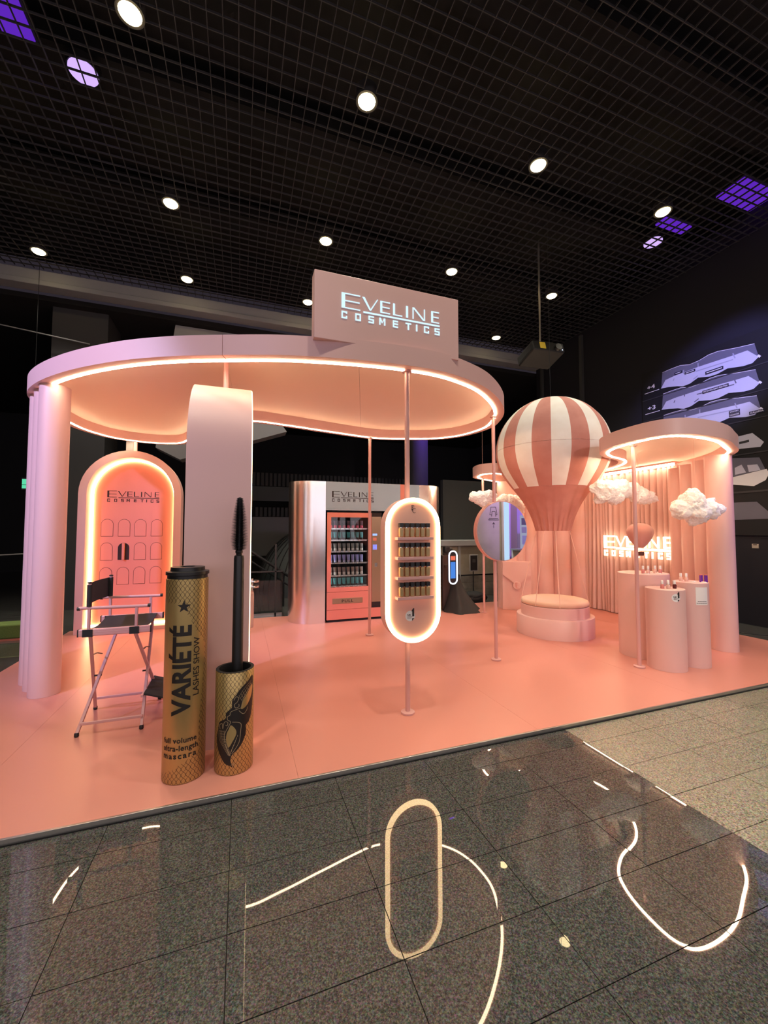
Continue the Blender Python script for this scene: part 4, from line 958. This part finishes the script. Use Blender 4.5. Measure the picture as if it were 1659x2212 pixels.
jar(4.66, 3.62, 1.005, 'pink', 'pink bottle with white cap, left of the first pair on the tall plinth', gC); jar(4.70, 3.585, 1.005, 'clear', 'clear bottle with white cap, right of the first pair on the tall plinth', gC)
jar(4.84, 3.60, 1.005, 'clear', 'clear bottle with white cap, left of the far pair on the tall plinth', gC); jar(4.875, 3.56, 1.005, 'pink', 'pink bottle with white cap, right of the far pair on the tall plinth', gC)
dish(4.62, 3.545, 1.005, 'white round sample disc beside the post on the tall plinth', gC); dish(4.80, 3.535, 1.005, 'white round sample disc in front of the far pair on the tall plinth', gC); dish(4.90, 3.66, 1.005, 'white round sample disc at the back right of the tall plinth', gC)

# ================================================================== PROJECTOR
M['projblack'] = P('projector_shell', (.005, .005, .005), .6)
pj = thing('projector', (4.86, 5.56, 4.4), 'black ceiling projector with a yellow sticker hanging from a thin pole', 'projector')
pc = Vector((4.86, 5.56, 4.57)); ya_ = R(-6)
ux = Vector((math.cos(ya_), math.sin(ya_), 0)); uy = Vector((-math.sin(ya_), math.cos(ya_), 0)); uz = Vector((0, 0, 1)); til = R(-14)
uy, uz = uy * math.cos(til) + uz * math.sin(til), uz * math.cos(til) - uy * math.sin(til)
fp = lambda a, c, d: tuple(pc + ux * a + uy * c + uz * d)
def pbox(x0, x1, y0, y1, z0, z1):
    b = MB().box(x0, x1, y0, y1, z0, z1); b.v = [fp(*v) for v in b.v]; return b
obj('housing', pbox(-.30, .30, -.24, .24, -.09, .09), 'projblack', pj, bevel=.02)
obj('rear_vent', pbox(-.303, -.30, -.18, .18, -.05, .05), 'blackmat', pj); obj('top_cover', pbox(-.27, .27, -.21, .21, .0905, .105), 'projblack', pj, bevel=.008)
obj('sticker', pbox(-.17, -.06, -.2415, -.2402, -.055, .065), P('yellow_sticker', (.80, .60, .05), .5), pj); obj('small_sticker', pbox(.13, .20, -.2415, -.2402, .01, .04), 'white', pj)
b = MB().tube([(.0, 0, 0), (.0, -.05, 0)], .06, 20); b.v = [fp(x + .16, y - .24, z - .02) for x, y, z in b.v]; obj('lens', b, 'black', pj, 40)
obj('status_light', pbox(.25, .262, -.2415, -.2402, -.05, -.035), EM('status_blue', (.5, .6, 1), 3), pj)
obj('ceiling_pole', MB().tube([(4.86, 5.56, 4.66), (4.86, 5.56, CZ + .1)], .016, 12), 'alu', pj, 40)
obj('mount_plate', MB().lathe(4.86, 5.56, [(.09, 4.665), (.09, 4.685), (.02, 4.70)], 20), 'black', pj, 40)
obj('cable', MB().tube(catmull([(4.80, 5.60, 4.68), (4.68, 5.55, 4.76), (4.66, 5.50, 4.70), (4.70, 5.46, 4.66)], 6, False), .008, 8), 'black', pj, 60)

# ================================================================== FLOOR GUIDE on the right wall (X = 7.97 faces -X)
gw = thing('floor_guide', (7.96, 4.9, 1.5), 'large black floor guide board with pale floor plans marked +4 and +3', 'floor guide')
obj('board', MB().box(7.945, 7.969, 3.55, 6.07, 1.45, 4.83), P('guide_black', (.004, .004, .006), .7), gw)
lav = P('guide_lavender', (.55, .56, .66), .6); lavd = P('guide_shade', (.13, .13, .17), .6); wht = P('guide_white', (.80, .80, .82), .6); strip = P('guide_divider', (.035, .035, .04), .6)  # lavender puts the violet light on white plans into the print colour
fg = lambda u, v, d: (7.9445 - d, u, v)
FL = [(5.67, 4.39), (5.57, 4.53), (5.4, 4.55), (4.96, 4.56), (4.36, 4.54), (4.19, 4.54), (4.04, 4.37), (4.13, 4.3), (4.26, 4.3), (4.49, 4.35), (4.65, 4.31), (4.77, 4.31), (4.97, 4.36), (5.11, 4.3), (5.24, 4.29), (5.35, 4.33), (5.52, 4.37)]
BW = [(5.63, 4.7), (5.46, 4.71), (5.28, 4.71), (5.11, 4.66), (4.94, 4.67), (4.78, 4.71), (4.63, 4.71), (4.34, 4.65), (4.09, 4.61), (4.04, 4.37), (4.19, 4.54), (4.36, 4.54), (4.96, 4.56), (5.4, 4.55), (5.57, 4.53), (5.66, 4.42)]
def gtext(s, y, z, w, h, par, mat=wht, d=.004):
    b = text2d(s, 1, .02); x0, x1, y0, y1 = bounds(b)
    obj('guide_lettering', mapped(b, lambda u, v, dd: (7.9445 - d, y - (u - x0) / (x1 - x0) * w, z + (v - y0) / (y1 - y0) * h)), mat, par)
for n_, (dz, num) in enumerate(((0, '+4'), (-.435, '+3'), (-.87, None))):
    mv = lambda L: [(a, c + dz) for a, c in L]
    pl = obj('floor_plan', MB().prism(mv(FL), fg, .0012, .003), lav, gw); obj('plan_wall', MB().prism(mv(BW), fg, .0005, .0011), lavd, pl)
    edge = mv(BW[:9]); obj('roof_line', MB().ring([(y_, z + .006) for y_, z in edge], [(y_, z - .002) for y_, z in edge], fg, .0012, .002, closed=False), wht, pl)
    m_in = lavd if n_ == 1 else P('guide_grey', (.36, .37, .46), .6)
    for (p, q) in (((4.96, 4.56), (4.96, 4.63)), ((5.22, 4.52), (5.22, 4.60)), ((4.37, 4.48), (4.40, 4.58)), ((5.42, 4.46), (5.40, 4.50)), ((5.0, 4.49), (4.40, 4.47)), ((5.05, 4.36), (4.97, 4.40))): obj('inner_wall', MB().prism([(x, z + dz) for x, z in quadstroke(p, q, .018)], fg, .003, .004), m_in, pl)
    obj('rim_line', MB().prism([(y_, z + dz) for y_, z in quadstroke((4.05, 4.40), (4.02, 4.36), .03)], fg, .003, .004), wht, pl)
    if num:
        gtext(num, 5.955, 4.45 + dz, .165, .085, gw); obj('underline', MB().prism([(6.015, 4.382 + dz), (5.705, 4.382 + dz), (5.705, 4.393 + dz), (6.015, 4.393 + dz)], fg, .0005, .003), wht, gw)
    obj('divider', MB().box(7.9385, 7.9445, 3.55, 6.07, 4.235 + dz, 4.25 + dz), strip, gw)
def glabel(s, y0, y1, z, h=.055):
    o = obj('guide_label', MB().box(7.936, 7.9395, y1, y0, z, z + h), P('guide_label_navy', (.012, .012, .035), .6), gw)
    if not s:
        obj('small_print', MB().box(7.9352, 7.9358, y1 + .02, y0 - .02, z + h * .38, z + h * .62), wht, o); return
    b = text2d(s, 1, .02); a0, a1, c0, c1 = bounds(b)
    obj('guide_lettering', mapped(b, lambda u, v, dd: (7.9352, y0 - .012 - (u - a0) / (a1 - a0) * (y0 - y1 - .024), z + .012 + (v - c0) / (c1 - c0) * (h - .024))), wht, o)
glabel('WYSTAWA KINO POLONIA', 4.90, 4.48, 4.03); glabel('', 4.84, 4.55, 4.365); glabel('', 5.20, 5.01, 4.50, .045); glabel('', 5.39, 5.25, 4.56, .045); glabel('WYSTAWY', 4.49, 4.33, 3.545, .05); glabel('CZASOWE', 4.49, 4.33, 3.49, .05); glabel('GALERIA', 4.20, 3.99, 3.45, .05)
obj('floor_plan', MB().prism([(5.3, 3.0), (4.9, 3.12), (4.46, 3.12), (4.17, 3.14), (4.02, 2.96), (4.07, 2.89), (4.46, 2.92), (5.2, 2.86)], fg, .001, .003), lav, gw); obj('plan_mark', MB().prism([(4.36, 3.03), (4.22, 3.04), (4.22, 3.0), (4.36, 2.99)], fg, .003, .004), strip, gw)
obj('divider', MB().box(7.9385, 7.9445, 3.55, 6.07, 2.80, 2.82), strip, gw)
pl = obj('floor_plan', MB().prism([(5.3, 2.42), (4.5, 2.44), (4.0, 2.52), (3.97, 2.44), (4.02, 2.34), (4.18, 2.26), (4.5, 2.32), (5.3, 2.28)], fg, .001, .003), wht, gw)
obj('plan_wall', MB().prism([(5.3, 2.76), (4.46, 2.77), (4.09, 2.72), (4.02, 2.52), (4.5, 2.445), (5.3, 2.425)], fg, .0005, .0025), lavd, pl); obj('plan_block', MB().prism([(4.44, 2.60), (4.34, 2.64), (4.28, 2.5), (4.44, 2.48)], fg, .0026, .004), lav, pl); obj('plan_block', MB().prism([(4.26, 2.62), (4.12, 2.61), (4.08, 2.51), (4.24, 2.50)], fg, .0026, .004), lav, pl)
obj('divider', MB().box(7.9385, 7.9445, 3.55, 6.07, 2.16, 2.19), strip, gw); obj('floor_plan', MB().prism([(5.2, 2.02), (4.15, 2.0), (3.9, 1.72), (5.2, 1.70)], fg, .001, .003), lavd, gw)
sw = thing('wall_switch', (7.96, 4.2, 1.2), 'small cream switch plate on the navy wall below the floor guide', 'switch')
obj('plate', MB().box(7.955, 7.9695, 4.16, 4.25, 1.24, 1.31), 'beigewall', sw, bevel=.002); obj('rocker', MB().box(7.951, 7.955, 4.18, 4.23, 1.29, 1.305), 'black', sw)

# ================================================================== THE HALL BEHIND THE BOOTH
obj('column_1', MB().box(-3.6, -2.65, 9.6, 10.5, -.04, 6.0), 'colgrey', kind='structure', label='dark grey square column behind the left of the booth')
obj('column_2', MB().lathe(4.48, 9.9, [(.28, -.04), (.28, 6.0)], 32), 'colgrey', kind='structure', smooth=40, label='round column lit purple behind the kiosk')
can((4.9, 8.9, 5.3), (4.46, 9.85, 3.2), (.22, .06, 1.0), 500, 40, 'black stage spotlight shining purple on the round column')
hb = obj('suspended_panel', MB().prism([(-1.4, 5.98), (.76, 5.98), (.76, 4.13), (.98, 3.84), (.17, 3.55), (-1.25, 3.05), (-1.72, 3.28), (-1.6, 4.4)], fXZ(9.55), 0, .4), 'palegrey', label='pale grey angular panel hanging behind the large canopy', cat='panel')
obj('rail_cable', MB().tube([(-6.0, 9.3, 5.55), (-2.9, 9.4, 5.25)], .012, 8), 'palegrey', label='thin taut cable in front of the dark column at the left', cat='cable')
gl = thing('gallery_front', (2.6, 13, -.03), 'dim grey gallery front with ribbed parapet far behind the kiosk', 'gallery')
obj('parapet', MB().box(.3, 5.5, 13, 13.2, 2.45, 2.90), P('dim_concrete', (.10, .115, .115), .7), gl)
for i in range(40): obj('rib', MB().box(.32 + i * .128, .40 + i * .128, 13.02, 13.1, 2.92, 3.33), M.setdefault('ribgrey', P('rib_grey', (.055, .06, .06), .7)), gl)
for i in range(14): obj('rib', MB().box(.42 + i * .128, .50 + i * .128, 13.02, 13.1, 1.97, 2.25), M['ribgrey'], gl)
obj('notice_wall', MB().box(.3, 3.2, 13.05, 13.2, .75, 1.95), P('dim_white_wall', (.22, .235, .235), .7), gl)
obj('support', MB().box(.05, .3, 12.9, 13.3, -.03, 3.33), 'blackmat', gl); obj('support', MB().box(5.5, 5.7, 12.9, 13.3, -.03, 3.33), 'blackmat', gl); obj('lower_wall', MB().box(.3, 5.5, 13.1, 13.2, -.03, .74), 'blackmat', gl)
dm = thing('ribbed_shell', (2.2, 10.9, -.03), 'dark ribbed curved shell rising behind the glass barrier', 'shell structure')
pr = [(1.80 * math.cos(a), -.03 + 1.75 * math.sin(a)) for a in [PI / 2 * k_ / 14 for k_ in range(14)]] + [(.002, 1.72)]
obj('shell', MB().lathe(2.2, 10.9, pr, 48), P('shell_grey', (.055, .06, .062), .45), dm, 60)
for k_ in range(24):
    a = PI * .5 + 2 * PI * k_ / 48
    obj('shell_rib', MB().tube([(2.2 + (r + .012) * math.cos(a), 10.9 + (r + .012) * math.sin(a), z + .006) for r, z in pr], .012, 6), 'blackmat', dm)
for k_ in range(24, 40):
    a = PI * .5 + 2 * PI * k_ / 48
    obj('shell_rib', MB().tube([(2.2 + (r + .012) * math.cos(a), 10.9 + (r + .012) * math.sin(a), z + .006) for r, z in pr], .012, 6), 'blackmat', dm)
bar = thing('glass_barrier', (-.1, 7.75, HALLZ), 'dark glass barrier on slim posts behind the platform', 'barrier')
for i in range(2): obj('glass_panel', MB().box(-.95 + i * .86, -.11 + i * .86, 7.745, 7.757, .02, .76), 'smokeglass', bar)
for x in (-.97, -.10, .62): obj('barrier_post', MB().box(x - .015, x + .015, 7.735, 7.765, HALLZ, 1.28 if x > .5 else .78), 'colgrey', bar)
obj('top_rail', MB().box(-.98, .74, 7.735, 7.767, .761, .785), 'colgrey', bar); obj('bottom_rail', MB().box(-.98, .74, 7.735, 7.767, HALLZ, .018), 'alu', bar)
for (p, q) in (((.1, 8.4, 1.25), (.75, 8.5, .72)), ((.0, 8.4, 1.05), (.62, 8.5, .55))): pass
es = thing('escalator_rail', (.4, 8.6, HALLZ), 'slanting black handrail behind the glass barrier', 'handrail')
obj('hand_rail', MB().tube([(-.1, 8.6, 1.32), (1.0, 8.6, .55)], .03, 10), 'black', es, 40); obj('lower_rail', MB().tube([(-.1, 8.6, 1.12), (1.0, 8.6, .36)], .02, 10), 'black', es, 40)
for x in (.0, .85): obj('rail_post', MB().tube([(x, 8.6, HALLZ), (x, 8.6, 1.25 - .7 * x)], .02, 10), 'black', es, 40)
# right of the kiosk
obj('wall_service', MB().box(4.75, 7.9, 8.96, 9.1, -.04, 2.80), P('dim_green_grey', (.045, .05, .047), .7), kind='structure', label='dim grey green service wall behind the counter')
rc = thing('reception_counter', (5.7, 8.6, HALLZ), 'long beige marble counter in the dark behind the curved canopy', 'counter')
mb_ = P('counter_marble', (.34, .31, .25), .45, var=(3, (.25, .225, .18)), bump=(3, .05)); mbd = P('counter_dark_marble', (.20, .18, .15), .4, var=(5, (.12, .11, .09)))
obj('front_panel', MB().box(4.93, 7.5, 8.45, 8.5, .48, 1.16), mb_, rc); obj('front_panel', MB().box(4.30, 4.86, 8.45, 8.5, .48, 1.16), mb_, rc); obj('pilaster', MB().box(4.862, 4.928, 8.43, 8.5, HALLZ, 1.19), 'palegrey', rc)
for z in (.0, .16, .32): obj('marble_course', MB().box(4.30, 7.5, 8.46, 8.5, z - .03 + .002, z + .128), mbd, rc)
obj('counter_top', MB().box(4.28, 7.52, 8.38, 8.94, 1.165, 1.30), 'palegrey', rc, bevel=.01); obj('counter_body', MB().box(4.32, 7.48, 8.5, 8.93, HALLZ, 1.164), 'blackmat', rc)
fc = thing('framed_card', (5.0, 8.05, HALLZ), 'small black framed card on a stand behind the canopy post', 'card stand')
obj('stand', MB().box(5.03, 5.05, 8.06, 8.075, HALLZ, .62), 'black', fc); obj('frame', MB().box(4.93, 5.15, 8.04, 8.058, .60, .98), 'palegrey', fc, bevel=.006); obj('card', MB().box(4.95, 5.13, 8.036, 8.0395, .62, .96), 'black', fc); obj('print', MB().box(5.0, 5.08, 8.034, 8.0358, .80, .88), 'colgrey', fc); obj('foot', MB().box(4.95, 5.13, 7.98, 8.12, HALLZ, -.02), 'black', fc)
def lump(name, c, sx, sy, sz, seed, mat, label, cat):
    bm = bmesh.new(); bmesh.ops.create_icosphere(bm, subdivisions=4, radius=1); b = MB()
    for v in bm.verts:
        p = v.co.normalized(); n1 = noise.fractal(p * 2.2 + Vector((seed, 0, 0)), .9, 2.1, 4); q = p * (1 + .22 * n1); v.co = Vector((c[0] + q.x * sx, c[1] + q.y * sy, max(c[2], c[2] + sz * .6 + q.z * sz)))
    bm.verts.index_update(); b.add([v.co for v in bm.verts], [tuple(v.index for v in f_.verts) for f_ in bm.faces]); bm.free()
    return obj(name, b, mat, smooth=50, label=label, cat=cat)
lump('equipment_bag', (4.80, 7.72, HALLZ), .34, .16, .14, 3.0, 'blackmat', 'crumpled black equipment bag behind the canopy posts', 'bag')
# photo stand: draped base, post, camera, lit oval screen
ps = thing('photo_booth_stand', (3.86, 6.85, 0), 'photo booth stand with black drape, brown post and lit oval screen', 'photo stand')
vs = []; nu, nv = 28, 10
for j in range(nv + 1):
    f_ = j / nv; z = .003 + .68 * (1 - f_); sp = .10 + .40 * f_ ** 1.6
    for i in range(nu):
        a = 2 * PI * i / nu; rr = sp * (1 + .12 * f_ * math.sin(6 * a + 1)); vs.append((3.88 + rr * 1.0 * math.cos(a) * (1 if math.cos(a) > 0 else .45), 6.86 + rr * .75 * math.sin(a), z))
b = MB().add(vs, [(j * nu + i, j * nu + (i + 1) % nu, (j + 1) * nu + (i + 1) % nu, (j + 1) * nu + i) for j in range(nv) for i in range(nu)]); obj('drape', b, 'fabric', ps, 60)
obj('column', MB().box(3.66, 3.82, 6.93, 7.05, .02, 1.05).box(3.68, 3.74, 6.65, 6.93, .84, .88), P('brown_wood', (.06, .035, .03), .5), ps, bevel=.01); obj('camera', MB().box(3.70, 3.80, 6.90, 7.02, 1.10, 1.22).box(3.80, 3.87, 6.92, 6.99, 1.12, 1.19), 'black', ps, bevel=.012); obj('camera_plate', MB().box(3.70, 3.78, 6.93, 7.02, 1.051, 1.099), 'colgrey', ps)
fo2 = fXZ(6.60)
obj('screen_frame', MB().prism(stadium(3.70, .090, .54, 1.16, 12), fo2, .012, .05), 'black', ps); obj('screen_light', MB().ring(stadium(3.70, .092, .538, 1.162, 12), stadium(3.70, .070, .56, 1.14, 12), fo2, .0, .0115), EM('cool_ring', (.80, .82, 1.0), 2.2), ps)
obj('screen', MB().box(3.652, 3.748, 6.604, 6.6115, .65, .95), EM('blue_screen', (.08, .26, .80), .9), ps); obj('screen_card', MB().box(3.652, 3.748, 6.604, 6.6115, .98, 1.06), 'salmon', ps)
# left side of the hall
ex = thing('exit_sign', (-3.75, 9.0, 2.25), 'small glowing green exit sign at the far left', 'sign')
obj('face', MB().box(-3.73, -3.5, 9.0, 9.004, 2.29, 2.46), EM('exit_green', (.12, .75, .42), .9), ex); obj('case', MB().box(-3.74, -3.49, 9.005, 9.05, 2.27, 2.48), 'black', ex); obj('divider', MB().box(-3.73, -3.5, 8.998, 8.9995, 2.35, 2.36), 'black', ex); obj('hanger', MB().box(-3.613, -3.607, 9.02, 9.026, 2.48, CZ + .01), 'black', ex)
gb = thing('green_box', (-3.2, 7.35, HALLZ), 'low green upholstered block on the dark floor left of the column', 'block')
obj('block', MB().box(-3.7, -2.72, 7.2, 7.5, .0, .20), P('green_cloth', (.13, .20, .05), .9, bump=(60, .3)), gb, bevel=.02); obj('base', MB().box(-3.68, -2.74, 7.21, 7.49, HALLZ, -.0005), 'salmon', gb)
br = thing('steel_barrier', (-4.1, 8.6, HALLZ), 'bent steel tube barrier in the dark at the far left', 'barrier')
obj('rail', MB().tube(catmull([(-5.2, 8.6, 1.35), (-4.35, 8.6, 1.28), (-4.15, 8.6, 1.12), (-3.3, 8.6, 1.14)], 6, False), .012, 8), 'alu', br, 60); obj('leg', MB().tube([(-4.15, 8.6, 1.12), (-4.22, 8.6, HALLZ)], .012, 8), 'alu', br, 60); obj('leg', MB().tube([(-3.3, 8.6, 1.14), (-3.3, 8.6, HALLZ)], .012, 8), 'alu', br, 60)
obj('floor_cable', MB().tube(catmull([(7.9, 3.6, HALLZ + .006), (7.45, 3.75, HALLZ + .006), (7.15, 4.2, HALLZ + .006), (7.1, 4.9, HALLZ + .006)], 8, False), .006, 8), 'black', smooth=60, label='black cable lying on the floor beside the right column', cat='cable')

# ================================================================== BEHIND THE VIEWER (seen in the round mirror)
obj('wall_entrance', MB().box(5.6, 8.42, -3.7, -3.5, -.04, 4.2), 'beigewall', kind='structure', label='beige stone wall behind the viewer')
im = thing('wall_pictogram', (8.0, -3.49, 1.9), 'black pictogram and arrow on the beige wall, seen in the mirror', 'sign')
fw = lambda u, v, d: (u, -3.4985 + d, v)
b = MB()
for q in (((7.93, 2.32), (8.12, 2.32)), ((7.93, 2.32), (7.88, 2.06)), ((8.12, 2.32), (8.17, 2.06)), ((7.97, 2.17), (8.10, 2.17)), ((7.97, 2.17), (7.95, 2.0)), ((8.10, 2.17), (8.12, 2.0)), ((7.88, 2.06), (7.95, 2.06)), ((8.12, 2.06), (8.17, 2.06))): b.prism(quadstroke(q[0], q[1], .016), fw, 0, .003)
obj('pictogram', b, 'ink', im)
b = MB()
for q in (((8.03, 1.62), (8.03, 1.80)), ((8.03, 1.80), (7.98, 1.74)), ((8.03, 1.80), (8.08, 1.74))): b.prism(quadstroke(q[0], q[1], .014), fw, 0, .003)
obj('arrow', b, 'ink', im)
for z, w in ((1.93, .36), (1.88, .42)):
    obj('small_print', MB().box(8.03 - w / 2, 8.03 + w / 2, -3.4985, -3.4955, z, z + .018), 'ink', im)
lb = thing('lit_pillar', (8.42, -3.35, -.03), 'tall glowing pale blue information pillar seen in the mirror', 'light pillar')
obj('light_face', MB().box(8.30, 8.50, -3.30, -3.295, .12, 3.0), EM('pale_blue_panel', (.55, .78, 1.0), .95), lb); obj('case', MB().box(8.29, 8.51, -3.42, -3.301, HALLZ, 3.02), 'white', lb)
pu = P('purple_plaster', (.42, .30, .55), .7)
obj('column_3', MB().box(8.53, 8.68, -3.9, -3.45, -.04, 5.2), pu, kind='structure', label='violet pillar seen in the mirror'); obj('column_4', MB().box(8.69, 9.06, -3.9, -3.6, -.04, 5.2), P('mauve_stone', (.24, .17, .17), .7), kind='structure', label='mauve stone pillar seen in the mirror')
obj('wall_poster', MB().box(9.06, 13, -4.2, -4.0, -.04, 5.2), pu, kind='structure', label='violet lit wall behind the viewer')
po = thing('poster_stand', (9.3, -3.4, -.03), 'white poster stand with small photographs seen in the mirror', 'poster stand')
obj('board', MB().box(9.06, 9.75, -3.45, -3.42, .5, 2.05), EM('backlit_poster', (.70, .74, 1.0), .45), po); obj('leg', MB().box(9.1, 9.13, -3.45, -3.42, HALLZ, .5), 'white', po); obj('leg', MB().box(9.68, 9.71, -3.45, -3.42, HALLZ, .5), 'white', po)
for (x, z, w, h, c_) in ((9.10, 1.72, .22, .24, (.12, .12, .14)), (9.10, 1.45, .2, .2, (.3, .32, .36)), (9.42, 1.5, .22, .45, (.16, .06, .05)), (9.12, 1.05, .18, .3, (.35, .42, .5)), (9.38, .95, .3, .35, (.42, .32, .52))): obj('photograph', MB().box(x, x + w, -3.4195, -3.417, z, z + h), P('photo_print', c_, .6), po)
dk = thing('desk', (8.95, -3.2, -.03), 'grey topped desk below the poster seen in the mirror', 'desk'); obj('top', MB().box(8.52, 9.5, -3.28, -2.9, .88, .93), 'palegrey', dk); obj('front', MB().box(8.55, 9.47, -3.25, -3.2, HALLZ, .879), 'white', dk)
can((8.6, -1.2, 4.6), (9.2, -4.0, 2.3), (.42, .22, 1.0), 700, 70, 'black stage spotlight shining violet on the wall behind the viewer')
can((7.0, -1.0, 4.6), (7.8, -3.5, 1.8), (1.0, .86, .68), 420, 70, 'black stage spotlight lighting the beige wall behind the viewer')  # added lamp, brightens the beige wall for the round mirror
